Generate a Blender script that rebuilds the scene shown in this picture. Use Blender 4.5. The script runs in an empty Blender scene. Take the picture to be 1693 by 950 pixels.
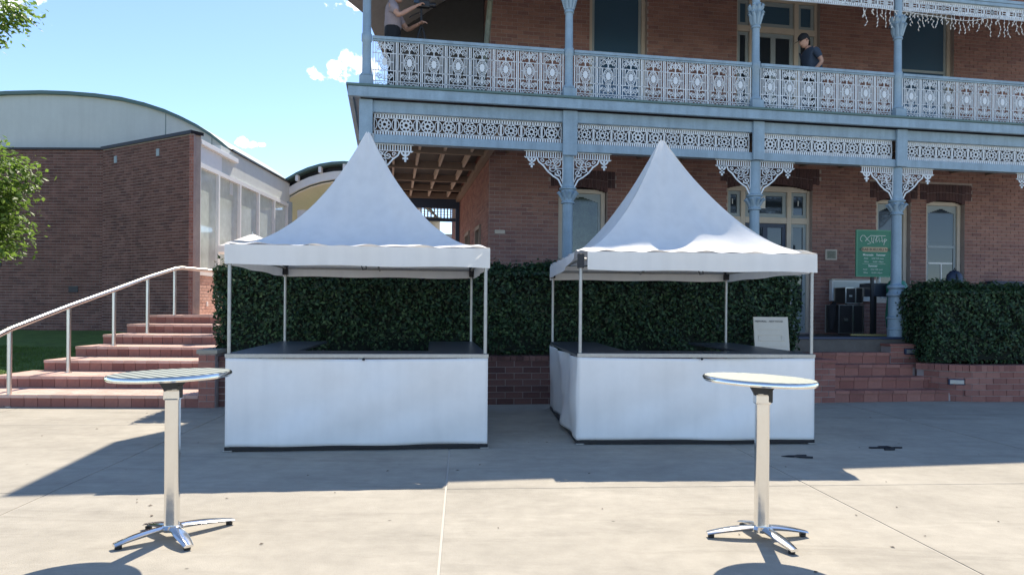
import bpy, math, random
import numpy as np
from mathutils import Vector, Matrix
random.seed(7); rng = np.random.default_rng(7)
S = bpy.context.scene; COL = S.collection
PI = math.pi; R = math.radians

# ------------------------------------------------------------------ camera
cam = bpy.data.objects.new('camera', bpy.data.cameras.new('camera')); COL.objects.link(cam)
cam.location = (0, 0, 1.62)
cam.rotation_euler = (Matrix.Rotation(R(90), 3, 'X') @ Matrix.Rotation(0.008, 3, 'Z')).to_euler()
cam.data.sensor_width = 36; cam.data.lens = 36*1180/1693
cam.data.shift_y = 35/1693; cam.data.clip_end = 2000
S.camera = cam
# ------------------------------------------------------------------ light
SUN_EL, SUN_AZ = R(51), R(11)              # azimuth to the right of +Y
W = bpy.data.worlds.new('World'); S.world = W; W.use_nodes = True
def nn(nt, t, **k):
    n = nt.nodes.new(t)
    for a, b in k.items(): setattr(n, a, b)
    return n
wt = W.node_tree; wt.nodes.clear()
sky = nn(wt, 'ShaderNodeTexSky', sky_type='NISHITA', sun_disc=False)
sky.sun_elevation = SUN_EL; sky.sun_rotation = SUN_AZ
sky.air_density = 0.75; sky.dust_density = 0.1; sky.ozone_density = 2.5
bg = nn(wt, 'ShaderNodeBackground'); bg.inputs['Strength'].default_value = 0.116
wo = nn(wt, 'ShaderNodeOutputWorld')
tcw = nn(wt, 'ShaderNodeTexCoord')
def dirv(px, py):
    a, b = px-846.5, py-510; a, b = a+.008*b, b-.008*a
    v = Vector((a/1180, 1, -b/1180)); v.normalize(); return v
clouds = [(572, 126, .020), (597, 106, .020), (524, 126, .015), (590, 124, .020), (583, 8, .022), (570, -14, .034), (600, 6, .024), (402, 238, .011), (415, 240, .008), (434, 240, .006),
          (20, 4, .03), (45, -4, .022), (552, 108, .010), (-420, 60, .08), (1900, 40, .1), (2300, 200, .08), (-600, 200, .1)]
acc = None
warp = nn(wt, 'ShaderNodeTexNoise'); warp.inputs['Scale'].default_value = 34; warp.inputs['Detail'].default_value = 9; warp.inputs['Roughness'].default_value = .62
wt.links.new(tcw.outputs['Generated'], warp.inputs['Vector'])
for (x, y, r) in clouds:
    d = nn(wt, 'ShaderNodeVectorMath', operation='SUBTRACT'); wt.links.new(tcw.outputs['Generated'], d.inputs[0]); d.inputs[1].default_value = dirv(x, y)
    sc_ = nn(wt, 'ShaderNodeVectorMath', operation='MULTIPLY'); wt.links.new(d.outputs[0], sc_.inputs[0]); sc_.inputs[1].default_value = (1/r, 1/r, 1.7/r)
    ln = nn(wt, 'ShaderNodeVectorMath', operation='LENGTH'); wt.links.new(sc_.outputs[0], ln.inputs[0])
    m = nn(wt, 'ShaderNodeMath', operation='SUBTRACT'); m.inputs[0].default_value = 1.0; wt.links.new(ln.outputs['Value'], m.inputs[1])
    if acc is None: acc = m
    else:
        mx = nn(wt, 'ShaderNodeMath', operation='MAXIMUM'); wt.links.new(acc.outputs[0], mx.inputs[0]); wt.links.new(m.outputs[0], mx.inputs[1]); acc = mx
nz = nn(wt, 'ShaderNodeMath', operation='MULTIPLY_ADD'); wt.links.new(warp.outputs['Fac'], nz.inputs[0]); nz.inputs[1].default_value = 5.0; nz.inputs[2].default_value = -2.6
ad = nn(wt, 'ShaderNodeMath', operation='ADD'); wt.links.new(acc.outputs[0], ad.inputs[0]); wt.links.new(nz.outputs[0], ad.inputs[1])
mr = nn(wt, 'ShaderNodeMapRange', interpolation_type='SMOOTHSTEP'); wt.links.new(ad.outputs[0], mr.inputs['Value']); mr.inputs['From Min'].default_value = 0.0; mr.inputs['From Max'].default_value = .5
cut = nn(wt, 'ShaderNodeMath', operation='GREATER_THAN'); wt.links.new(acc.outputs[0], cut.inputs[0]); cut.inputs[1].default_value = -1.2
mm = nn(wt, 'ShaderNodeMath', operation='MULTIPLY'); wt.links.new(mr.outputs[0], mm.inputs[0]); wt.links.new(cut.outputs[0], mm.inputs[1])
mixc = nn(wt, 'ShaderNodeMixRGB'); wt.links.new(mm.outputs[0], mixc.inputs['Fac']); wt.links.new(sky.outputs[0], mixc.inputs['Color1']); mixc.inputs['Color2'].default_value = (7.5, 7.6, 7.8, 1)
wt.links.new(mixc.outputs[0], bg.inputs['Color']); wt.links.new(bg.outputs[0], wo.inputs['Surface'])
sl = bpy.data.lights.new('sun', 'SUN'); sl.energy = 3.5; sl.angle = R(.5); sl.color = (1, .90, .76)
so = bpy.data.objects.new('sun', sl); COL.objects.link(so)
sd = Vector((math.sin(SUN_AZ)*math.cos(SUN_EL), math.cos(SUN_AZ)*math.cos(SUN_EL), math.sin(SUN_EL)))
so.rotation_euler = sd.to_track_quat('Z', 'Y').to_euler(); so.location = (5, 20, 25)
S.view_settings.view_transform = 'Standard'; S.view_settings.look = 'None'; S.view_settings.gamma = 1
S.view_settings.exposure = 1.2
S.render.engine = 'CYCLES'; S.cycles.use_denoising = True; S.cycles.max_bounces = 8; S.cycles.transparent_max_bounces = 8

# ------------------------------------------------------------------ materials
def mat(name, col, rough=.7, metal=0., noise=0., nscale=8., bump=0., bscale=60., spec=.5, tone=0., tone_cols=None, trans=0., streak=0., coat=0., wave=None, spots=False):
    m = bpy.data.materials.new(name); m.use_nodes = True; nt = m.node_tree; p = nt.nodes['Principled BSDF']
    p.inputs['Roughness'].default_value = rough; p.inputs['Metallic'].default_value = metal
    p.inputs['Specular IOR Level'].default_value = spec; p.inputs['Coat Weight'].default_value = coat
    tc = nn(nt, 'ShaderNodeTexCoord'); cs = None
    if tone_cols:
        at = nn(nt, 'ShaderNodeAttribute', attribute_name='tone'); oi = nn(nt, 'ShaderNodeObjectInfo')
        s = nn(nt, 'ShaderNodeMath', operation='ADD'); nt.links.new(at.outputs['Fac'], s.inputs[0]); nt.links.new(oi.outputs['Random'], s.inputs[1])
        f = nn(nt, 'ShaderNodeMath', operation='FRACT'); nt.links.new(s.outputs[0], f.inputs[0])
        rp = nn(nt, 'ShaderNodeValToRGB'); nt.links.new(f.outputs[0], rp.inputs[0])
        el = rp.color_ramp.elements
        while len(el) < len(tone_cols): el.new(.5)
        for i, c in enumerate(tone_cols): el[i].position = i/(len(tone_cols)-1); el[i].color = (*c, 1)
        cs = rp.outputs[0]
    else:
        c = nn(nt, 'ShaderNodeRGB'); c.outputs[0].default_value = (*col, 1); cs = c.outputs[0]
    if noise:
        for k, (scl, amt) in enumerate(((nscale, noise), (nscale*6.3, noise*.6))):
            n = nn(nt, 'ShaderNodeTexNoise'); n.inputs['Scale'].default_value = scl; n.inputs['Detail'].default_value = 6; n.inputs['Roughness'].default_value = .65
            nt.links.new(tc.outputs['Object'], n.inputs['Vector'])
            r_ = nn(nt, 'ShaderNodeMapRange'); r_.inputs['From Min'].default_value = .3; r_.inputs['From Max'].default_value = .7
            r_.inputs['To Min'].default_value = 1-amt; r_.inputs['To Max'].default_value = 1+amt; nt.links.new(n.outputs['Fac'], r_.inputs['Value'])
            v = nn(nt, 'ShaderNodeVectorMath', operation='SCALE'); nt.links.new(cs, v.inputs[0]); nt.links.new(r_.outputs[0], v.inputs['Scale']); cs = v.outputs[0]
    if spots:
        for scl, lo, hi, amt in ((1.7, .012, .03, .55), (.8, .0, .5, .0)):
            if not amt: continue
            v_ = nn(nt, 'ShaderNodeTexVoronoi'); v_.inputs['Scale'].default_value = scl; nt.links.new(tc.outputs['Object'], v_.inputs['Vector'])
            r_ = nn(nt, 'ShaderNodeMapRange'); r_.inputs['From Min'].default_value = lo; r_.inputs['From Max'].default_value = hi; r_.inputs['To Min'].default_value = 1-amt; r_.inputs['To Max'].default_value = 1; nt.links.new(v_.outputs['Distance'], r_.inputs['Value'])
            v = nn(nt, 'ShaderNodeVectorMath', operation='SCALE'); nt.links.new(cs, v.inputs[0]); nt.links.new(r_.outputs[0], v.inputs['Scale']); cs = v.outputs[0]
        mp = nn(nt, 'ShaderNodeMapping'); mp.inputs['Scale'].default_value = (.35, 2.2, 1); nt.links.new(tc.outputs['Object'], mp.inputs['Vector'])
        for scl, lo, hi, a0, a1 in ((1.1, .52, .72, 1.0, .78), (3.5, .55, .75, 1.0, 1.14), (160, .35, .65, .90, 1.08)):
            n = nn(nt, 'ShaderNodeTexNoise'); n.inputs['Scale'].default_value = scl; n.inputs['Detail'].default_value = 8; n.inputs['Roughness'].default_value = .7; n.inputs['Distortion'].default_value = .6; nt.links.new(mp.outputs[0] if scl < 100 else tc.outputs['Object'], n.inputs['Vector'])
            r_ = nn(nt, 'ShaderNodeMapRange'); r_.inputs['From Min'].default_value = lo; r_.inputs['From Max'].default_value = hi; r_.inputs['To Min'].default_value = a0; r_.inputs['To Max'].default_value = a1; nt.links.new(n.outputs['Fac'], r_.inputs['Value'])
            v = nn(nt, 'ShaderNodeVectorMath', operation='SCALE'); nt.links.new(cs, v.inputs[0]); nt.links.new(r_.outputs[0], v.inputs['Scale']); cs = v.outputs[0]
    if streak:
        mp = nn(nt, 'ShaderNodeMapping'); mp.inputs['Scale'].default_value = (5, 5, .35); nt.links.new(tc.outputs['Object'], mp.inputs['Vector'])
        n = nn(nt, 'ShaderNodeTexNoise'); n.inputs['Scale'].default_value = 1.6; n.inputs['Detail'].default_value = 5; nt.links.new(mp.outputs[0], n.inputs['Vector'])
        r_ = nn(nt, 'ShaderNodeMapRange'); r_.inputs['From Min'].default_value = .4; r_.inputs['From Max'].default_value = .75
        r_.inputs['To Min'].default_value = 1; r_.inputs['To Max'].default_value = 1-streak; nt.links.new(n.outputs['Fac'], r_.inputs['Value'])
        v = nn(nt, 'ShaderNodeVectorMath', operation='SCALE'); nt.links.new(cs, v.inputs[0]); nt.links.new(r_.outputs[0], v.inputs['Scale']); cs = v.outputs[0]
    nt.links.new(cs, p.inputs['Base Color'])
    if bump:
        n = nn(nt, 'ShaderNodeTexNoise'); n.inputs['Scale'].default_value = bscale; n.inputs['Detail'].default_value = 4; nt.links.new(tc.outputs['Object'], n.inputs['Vector'])
        b = nn(nt, 'ShaderNodeBump'); b.inputs['Strength'].default_value = bump; b.inputs['Distance'].default_value = .01
        nt.links.new(n.outputs['Fac'], b.inputs['Height']); nt.links.new(b.outputs[0], p.inputs['Normal'])
    if trans:
        tr = nn(nt, 'ShaderNodeBsdfTranslucent'); nt.links.new(cs, tr.inputs['Color'])
        mx = nn(nt, 'ShaderNodeMixShader'); mx.inputs[0].default_value = trans
        nt.links.new(p.outputs[0], mx.inputs[1]); nt.links.new(tr.outputs[0], mx.inputs[2])
        nt.links.new(mx.outputs[0], nt.nodes['Material Output'].inputs['Surface'])
    return m
M = {}
M['concrete'] = mat('concrete', (.385, .355, .295), .9, noise=.13, nscale=.9, spots=True, bump=.35, bscale=90, spec=.2)
M['joint'] = mat('joint_filler', (.50, .47, .41), .9)
M['ground'] = mat('ground', (.25, .24, .2), .95, noise=.1, nscale=.5)
M['brick'] = mat('brick', (0, 0, 0), .88, tone_cols=[(.27, .145, .125), (.30, .165, .14), (.335, .19, .16), (.285, .155, .135), (.235, .13, .12)], noise=.14, nscale=2.2, bump=.5, bscale=70, spec=.25)
M['dark_brick'] = mat('dark_brick', (0, 0, 0), .88, tone_cols=[(.085, .05, .055), (.12, .07, .07), (.07, .045, .05)], noise=.12, nscale=3, bump=.4, spec=.25)
M['gal_brick'] = mat('gallery_brick', (0, 0, 0), .88, tone_cols=[(.19, .095, .08), (.215, .11, .092), (.24, .13, .11), (.175, .088, .075), (.14, .075, .068)], noise=.16, nscale=1.6, bump=.5, bscale=70, spec=.2, streak=.25)
M['mortar'] = mat('mortar', (.40, .33, .31), .95, noise=.12, nscale=3)
M['mortar_light'] = mat('pale_mortar', (.42, .36, .33), .95, noise=.12, nscale=3)
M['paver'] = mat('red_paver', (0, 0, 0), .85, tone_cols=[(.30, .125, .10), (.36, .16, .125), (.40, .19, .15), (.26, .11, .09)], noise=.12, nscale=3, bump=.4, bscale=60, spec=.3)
M['tread'] = mat('sunlit_paver', (0, 0, 0), .85, tone_cols=[(.56, .37, .30), (.62, .42, .35), (.66, .47, .40), (.54, .35, .29)], noise=.1, nscale=2, bump=.3, bscale=60, spec=.3)  # paver with sunlight painted into its colour, for treads and sill wall
M['blue'] = mat('blue_grey_paint', (.30, .41, .49), .5, noise=.10, nscale=5, streak=.2)
M['lace'] = mat('lace_iron_paint', (.74, .78, .80), .5, noise=.12, nscale=9)
M['cream'] = mat('cream_paint', (.60, .53, .45), .55, noise=.06, nscale=4)
M['greyp'] = mat('grey_sash_paint', (.33, .39, .42), .5, noise=.05)
M['brownp'] = mat('brown_timber_paint', (.26, .2, .16), .6, noise=.08)
M['darkboard'] = mat('dark_weatherboard', (.05, .05, .055), .6, noise=.1)
M['tin'] = mat('corrugated_roof_tin', (.35, .36, .37), .5, noise=.1)
M['floorb'] = mat('verandah_boards', (.12, .11, .1), .7, noise=.15)
M['strut'] = mat('weathered_timber', (.2, .22, .18), .8, noise=.25, nscale=12)
M['canvas'] = mat('white_canopy_fabric', (.95, .935, .90), .65, noise=.02, nscale=1.2, bump=.15, bscale=7, spec=.3, trans=.18, streak=.06)
M['vinyl'] = mat('white_vinyl_skirt', (.95, .93, .90), .34, noise=.03, nscale=1.3, bump=.18, bscale=3, spec=.5, streak=.05)
M['alu'] = mat('polished_aluminium', (.82, .81, .79), .16, 1.0, bump=.06, bscale=18)
M['galv'] = mat('galvanised_tube', (.42, .42, .41), .45, .8, noise=.1, nscale=20)
M['stainless'] = mat('brushed_steel_rail', (.66, .65, .63), .3, 1.0)
M['black'] = mat('black_plastic', (.018, .018, .02), .45)
M['counter'] = mat('dark_counter_top', (.045, .055, .075), .32, noise=.1, nscale=5, spec=.5)
M['hwood'] = mat('black_metal', (.03, .03, .035), .4, .5)
M['white'] = mat('white_render', (.62, .65, .62), .75, noise=.03, nscale=1.2, streak=.05)
M['whitep'] = mat('white_paint', (.78, .79, .78), .5, noise=.03)
M['greent'] = mat('green_roof_trim', (.10, .17, .16), .5)
M['creamceil'] = mat('cream_ceiling', (.88, .78, .62), .7, noise=.03)
M['grass'] = mat('grass', (.10, .17, .03), .9, noise=.3, nscale=3, bump=.6, bscale=40)
M['soil'] = mat('soil', (.03, .025, .02), .95)
M['bark'] = mat('bark', (.12, .09, .065), .9, noise=.3, nscale=10, bump=.8, bscale=20)
M['leafh'] = mat('hedge_leaf', (0, 0, 0), .5, tone_cols=[(.010, .028, .015), (.02, .055, .022), (.045, .10, .038), (.014, .04, .022), (.10, .17, .065), (.02, .05, .022), (.06, .065, .03)], trans=.15, spec=.35)
M['leaft'] = mat('tree_leaf', (0, 0, 0), .45, tone_cols=[(.10, .18, .03), (.15, .25, .04), (.21, .32, .06), (.08, .14, .03)], trans=.55)
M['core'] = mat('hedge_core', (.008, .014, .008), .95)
M['green_sign'] = mat('green_sign_board', (.045, .22, .13), .5, noise=.04)
M['green_edge'] = mat('green_sign_edge', (.10, .32, .19), .5)
M['print'] = mat('pale_print', (.75, .78, .7), .6)
M['tanprint'] = mat('tan_print', (.55, .42, .26), .6)
M['darkprint'] = mat('dark_print', (.06, .05, .04), .6)
M['beige'] = mat('beige_board', (.66, .60, .50), .6, noise=.04)
M['skin'] = mat('skin', (.50, .29, .21), .55, noise=.05)
M['darkskin'] = mat('dark_skin', (.10, .05, .035), .5)
M['teegrey'] = mat('grey_pink_shirt', (.32, .27, .29), .85, noise=.1)
M['teenavy'] = mat('navy_shirt', (.035, .055, .09), .85, noise=.08)
M['blackcloth'] = mat('black_cloth', (.012, .013, .017), .85)
M['orange'] = mat('orange_shirt', (.62, .30, .05), .85)
M['hair'] = mat('dark_hair', (.012, .01, .009), .6)
M['pink'] = mat('pink_plastic', (.55, .16, .5), .5)
M['yellow'] = mat('yellow_plank', (.45, .36, .14), .6)
M['bulb'] = mat('clear_bulb_plastic', (.75, .72, .66), .3)
M['bluebox'] = mat('navy_metal_box', (.03, .05, .10), .45)
M['brass'] = mat('engraved_plate', (.25, .26, .2), .5, noise=.35, nscale=30)
M['foilgreen'] = mat('green_plastic', (.02, .22, .14), .4)
M['straw'] = mat('dry_render', (.5, .44, .33), .9, noise=.3, nscale=8)
def glass(name, col, rough=.05, noise=.0, nscale=1.):
    m = mat(name, col, rough, noise=noise, nscale=nscale, spec=.9); return m
M['glass'] = glass('dark_window_glass', (.022, .032, .045))
M['blind'] = glass('blue_blind_behind_glass', (.05, .11, .18), .12)
M['gglass'] = glass('lit_interior_gallery_glass', (.55, .62, .59), .05, .15, .8)  # pale base colour paints in the lit interior behind the gallery panes
M['posterglass'] = glass('mural_behind_glass', (.05, .07, .05), .08, .7, 5)
# patterned steel for table tops
def steel_top():
    m = mat('patterned_steel_top', (.70, .71, .68), .22, .2, spec=.15); nt = m.node_tree; p = nt.nodes['Principled BSDF']
    tc = nn(nt, 'ShaderNodeTexCoord'); 
    w1 = nn(nt, 'ShaderNodeTexWave', wave_type='BANDS', bands_direction='DIAGONAL'); w1.inputs['Scale'].default_value = 6.5; w1.inputs['Distortion'].default_value = .4
    w2 = nn(nt, 'ShaderNodeTexWave', wave_type='BANDS', bands_direction='Y'); w2.inputs['Scale'].default_value = 9
    for w in (w1, w2): nt.links.new(tc.outputs['Object'], w.inputs['Vector'])
    mu = nn(nt, 'ShaderNodeMath', operation='MULTIPLY_ADD'); nt.links.new(w1.outputs['Fac'], mu.inputs[0]); mu.inputs[1].default_value = 1.0; 
    h2 = nn(nt, 'ShaderNodeMath', operation='MULTIPLY'); nt.links.new(w2.outputs['Fac'], h2.inputs[0]); h2.inputs[1].default_value = .4; nt.links.new(h2.outputs[0], mu.inputs[2])
    b = nn(nt, 'ShaderNodeBump'); b.inputs['Strength'].default_value = .6; b.inputs['Distance'].default_value = .006; nt.links.new(mu.outputs[0], b.inputs['Height']); nt.links.new(b.outputs[0], p.inputs['Normal'])
    r_ = nn(nt, 'ShaderNodeMapRange'); nt.links.new(w1.outputs['Fac'], r_.inputs['Value']); r_.inputs['To Min'].default_value = .42; r_.inputs['To Max'].default_value = .62; nt.links.new(r_.outputs[0], p.inputs['Roughness'])
    c = nn(nt, 'ShaderNodeMixRGB'); nt.links.new(w1.outputs['Fac'], c.inputs['Fac']); c.inputs['Color1'].default_value = (.13, .15, .135, 1); c.inputs['Color2'].default_value = (.44, .47, .41, 1); nt.links.new(c.outputs[0], p.inputs['Base Color'])
    return m
M['steeltop'] = steel_top()

# ------------------------------------------------------------------ helpers
def tag(o, label=None, cat=None, group=None, kind=None):
    if label: o['label'] = label
    if cat: o['category'] = cat
    if group: o['group'] = group
    if kind: o['kind'] = kind
    return o
def thing(name, label, cat, loc=(0, 0, 0), rz=0., group=None, kind=None):
    o = bpy.data.objects.new(name, None); COL.objects.link(o); o.location = loc; o.rotation_euler = (0, 0, rz); o.empty_display_size = .1
    return tag(o, label, cat, group, kind)
def wmat(o):
    m = Matrix.Identity(4); c = []
    while o is not None: c.append(o); o = o.parent
    for p in reversed(c): m = m @ (Matrix.Translation(p.location) @ p.rotation_euler.to_matrix().to_4x4())
    return m
def link(name, me, parent=None, loc=None, rot=None):
    o = bpy.data.objects.new(name, me); COL.objects.link(o); o.parent = parent
    if loc is not None: o.location = loc
    if rot is not None: o.rotation_euler = rot
    return o
class MB:
    def __init__(s): s.v = []; s.f = []; s.t = []; s.T = None
    def add(s, vs, fs, tone=0.):
        n = len(s.v)
        if s.T is not None: vs = [s.T @ Vector(p) for p in vs]
        s.v += [tuple(p) for p in vs]; s.f += [tuple(i+n for i in f) for f in fs]; s.t += [tone]*len(fs); return s
    def box(s, a, b, tone=0., skip_back=False):
        x0, y0, z0 = a; x1, y1, z1 = b
        if x0 > x1: x0, x1 = x1, x0
        if y0 > y1: y0, y1 = y1, y0
        if z0 > z1: z0, z1 = z1, z0
        vs = [(x0,y0,z0),(x1,y0,z0),(x1,y1,z0),(x0,y1,z0),(x0,y0,z1),(x1,y0,z1),(x1,y1,z1),(x0,y1,z1)]
        return s.add(vs, [(0,3,2,1),(4,5,6,7),(0,1,5,4),(1,2,6,5),(2,3,7,6),(3,0,4,7)], tone)
    def cbox(s, c, d, rot=None, tone=0.):
        m = (rot.to_4x4() if rot is not None else Matrix.Identity(4)); h = [q/2 for q in d]
        vs = [Vector(c) + (m @ Vector((sx*h[0], sy*h[1], sz*h[2]))) for sz in (-1, 1) for sx, sy in ((-1,-1),(1,-1),(1,1),(-1,1))]
        return s.add(vs, [(0,3,2,1),(4,5,6,7),(0,1,5,4),(1,2,6,5),(2,3,7,6),(3,0,4,7)], tone)
    def tube(s, pts, r, n=8, cap=True, tone=0., flat=None):
        pts = [Vector(p) for p in pts]; rs = r if hasattr(r, '__len__') else [r]*len(pts); rings = []; up = Vector((0, 0, 1))
        for i, p in enumerate(pts):
            d = (pts[min(i+1, len(pts)-1)] - pts[max(i-1, 0)]).normalized()
            a = d.cross(up) if abs(d.dot(up)) < .95 else d.cross(Vector((0, 1, 0)))
            a.normalize(); b = d.cross(a).normalized(); fb = flat if flat else 1.
            rings.append([p + (a*math.cos(2*PI*k/n) + b*math.sin(2*PI*k/n)*fb)*rs[i] for k in range(n)])
        vs = [q for rg in rings for q in rg]; fs = []
        for i in range(len(pts)-1):
            for k in range(n):
                a0 = i*n+k; a1 = i*n+(k+1) % n; fs.append((a0, a0+n, a1+n, a1))
        if cap: fs += [tuple(range(n)), tuple(reversed(range((len(pts)-1)*n, len(pts)*n)))]
        return s.add(vs, fs, tone)
    def lathe(s, c, prof, n=24, tone=0., sx=1., sy=1.):
        vs = []; fs = []
        for (r, z) in prof: vs += [(c[0]+r*math.cos(2*PI*k/n)*sx, c[1]+r*math.sin(2*PI*k/n)*sy, c[2]+z) for k in range(n)]
        for i in range(len(prof)-1):
            for k in range(n): a0 = i*n+k; a1 = i*n+(k+1) % n; fs.append((a0, a1, a1+n, a0+n))
        fs += [tuple(reversed(range(n))), tuple(range((len(prof)-1)*n, len(prof)*n))]
        return s.add(vs, fs, tone)
    def prism(s, poly, ax, a, b, tone=0.):   # poly of 2D points, extruded along axis ax from a to b
        def P(q, t): return (t, q[0], q[1]) if ax == 0 else ((q[0], t, q[1]) if ax == 1 else (q[0], q[1], t))
        n = len(poly); vs = [P(q, a) for q in poly] + [P(q, b) for q in poly]
        return s.add(vs, [tuple(range(n)), tuple(reversed(range(n, 2*n)))] + [(i, i+n, (i+1) % n+n, (i+1) % n) for i in range(n)], tone)
    def stroke(s, pts, w, d=.014, y=0.):     # ribbon in XZ plane with thickness d
        P = [Vector((p[0], p[1])) for p in pts]; closed = (P[0]-P[-1]).length < 1e-5 and len(P) > 2
        L = []; n = len(P)
        for i, p in enumerate(P):
            a = P[(i-1) if i > 0 else (n-2 if closed else 0)]; b = P[(i+1) if i < n-1 else (1 if closed else n-1)]
            t = (b-a); t = t.normalized() if t.length > 1e-9 else Vector((1, 0)); nn_ = Vector((-t.y, t.x))*w/2; L.append((p+nn_, p-nn_))
        vs = []; fs = []
        for a, b in L: vs += [(a.x, y-d/2, a.y), (b.x, y-d/2, b.y), (b.x, y+d/2, b.y), (a.x, y+d/2, a.y)]
        for i in range(n-1):
            for k in range(4): fs.append((i*4+k, i*4+(k+1) % 4, i*4+4+(k+1) % 4, i*4+4+k))
        return s.add(vs, fs)
    def mesh(s, name, m, smooth=False):
        me = bpy.data.meshes.new(name); me.from_pydata(s.v, [], s.f)
        if any(s.t):
            at = me.attributes.new('tone', 'FLOAT', 'FACE'); at.data.foreach_set('value', np.array(s.t, 'f'))
        if m: me.materials.append(M[m] if isinstance(m, str) else m)
        if smooth: me.polygons.foreach_set('use_smooth', [True]*len(me.polygons)); 
        me.update(); return me
    def build(s, name, m, parent=None, world=False, smooth=False, bevel=0.):
        if world and parent is not None:
            w = wmat(parent).inverted(); s.v = [tuple(w @ Vector(p)) for p in s.v]
        o = link(name, s.mesh(name, m, smooth), parent)
        if smooth: 
            mod = o.modifiers.new('e', 'EDGE_SPLIT'); mod.split_angle = R(38)
        if bevel:
            mod = o.modifiers.new('b', 'BEVEL'); mod.width = bevel; mod.segments = 2; mod.limit_method = 'ANGLE'
        return o
def copy_tree(o, parent=None):
    c = o.copy(); COL.objects.link(c); c.parent = parent
    for ch in list(o.children): copy_tree(ch, c)
    return c
def tone(): return random.uniform(.02, .98)
CAMP = Vector((0, 0, 1.62))

def cells(x0, x1, z0, z1, ops):
    xs = sorted({x0, x1, *[q for o in ops for q in (o[0], o[1]) if x0 < q < x1]}); zs = sorted({z0, z1, *[q for o in ops for q in (o[2], o[3]) if z0 < q < z1]})
    out = []
    for j in range(len(zs)-1):
        run = None
        for i in range(len(xs)-1):
            cx, cz = (xs[i]+xs[i+1])/2, (zs[j]+zs[j+1])/2
            hole = any(o[0] < cx < o[1] and o[2] < cz < o[3] for o in ops)
            if not hole:
                if run is None: run = [xs[i], xs[i+1]]
                else: run[1] = xs[i+1]
            if hole or i == len(xs)-2:
                if run: out.append((run[0], run[1], zs[j], zs[j+1]))
                run = None
    return out
def brickwall(root, frame, x0, x1, z0, z1, ops=(), bl=.24, bh=.086, thick=.3, bm='brick', mm_='mortar', limit=300, name='brick_wall', gap=.012, skip=(), pick=None, proud=.009, wall=None):
    """frame: 4x4 in root space whose X runs along the wall, Z up, -Y is the face normal; wall face at y=0."""
    if wall is None:
        mb = MB(); mb.T = frame
        for c in cells(x0, x1, z0, z1, ops): mb.box((c[0], 0, c[2]), (c[1], thick, c[3]))
        wall = mb.build(name, mm_, root)
    WM = wmat(root) @ frame
    rows = int(round((z1-z0)/bh)); full = []; part = []
    blocks = list(ops)+list(skip)
    for j in range(rows):
        za = z0+j*bh; zc = za+bh/2; off = (j % 2)*bl/2
        segs = [(x0, x1)]
        for o in blocks:
            if o[2]-.01 < zc < o[3]+.01:
                ns = []
                for a, b in segs:
                    if o[1] <= a or o[0] >= b: ns.append((a, b)); continue
                    if o[0] > a: ns.append((a, o[0]))
                    if o[1] < b: ns.append((o[1], b))
                segs = ns
        for a, b in segs:
            k0 = int(math.floor((a-x0-off)/bl)); x = x0+off+k0*bl
            while x < b-.02:
                xa, xb = max(x, a), min(x+bl, b)
                if xb-xa > .05:
                    (full if xb-xa > bl-.004 else part).append((xa, xb, za))
                x += bl
    def score(q):
        p = WM @ Vector(((q[0]+q[1])/2, 0, q[2]+bh/2))
        bad = 0 if (pick is None or pick(p)) else 1000
        return (p-CAMP).length + bad
    full.sort(key=score)
    fb = MB(); fb.box((-bl/2+gap/2, -proud, -bh/2+gap/2), (bl/2-gap/2, .01, bh/2-gap/2), .001); bme = fb.mesh('brick', bm)
    rot = frame.to_euler()
    for q in full[:limit]:
        c = frame @ Vector(((q[0]+q[1])/2, random.uniform(-.003, .002), q[2]+bh/2)); link('brick', bme, wall, c, rot)
    st = MB(); st.T = frame
    for q in full[limit:]+part:
        d = random.uniform(-.003, .002)
        st.box((q[0]+gap/2, -proud+d, q[2]+gap/2), (q[1]-gap/2, .01, q[2]+bh-gap/2), tone())
    if st.v:
        o = st.build('brickwork', bm, wall); o['kind'] = 'stuff'
    return wall
def F(o, ang=0.): return Matrix.Translation(o) @ Matrix.Rotation(ang, 4, 'Z')

def arc2(cx, cz, rx, rz, a0, a1, n=14): return [(cx+rx*math.cos(R(a0+(a1-a0)*i/n)), cz+rz*math.sin(R(a0+(a1-a0)*i/n))) for i in range(n+1)]
def spiral(cx, cz, r0, r1, a0, turns, n=18, mx=1): return [(cx+mx*(r0+(r1-r0)*i/n)*math.cos(R(a0)+2*PI*turns*i/n), cz+(r0+(r1-r0)*i/n)*math.sin(R(a0)+2*PI*turns*i/n)) for i in range(n+1)]

# ------------------------------------------------------------------ ground
g = MB().box((-300, -60, -.3), (300, 500, -.06)).build('ground', 'ground'); tag(g, kind='structure')
pv = MB(); pvT = F(Vector((-.58, 6.40, 0)), R(4))
pv.T = pvT; pv.box((-16.9, -12, -.055), (20.4, 8.6, -.007)); pav = pv.build('pavement', 'joint'); tag(pav, kind='structure')
xs = [-17, -13.6, -10.2, -6.8, -3.4, 0, 3.36, 6.8, 10.2, 13.6, 17, 20.4]; ys = [-11, -7.2, -3.6, 0, 3.6, 8.6]
for i in range(len(xs)-1):
    for j in range(len(ys)-1):
        mb = MB(); mb.T = pvT; mb.box((xs[i]+.009, ys[j]+.004, -.05), (xs[i+1]-.009, ys[j+1]-.004, 0)); mb.build('concrete_slab', 'concrete', pav, bevel=.004)
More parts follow.
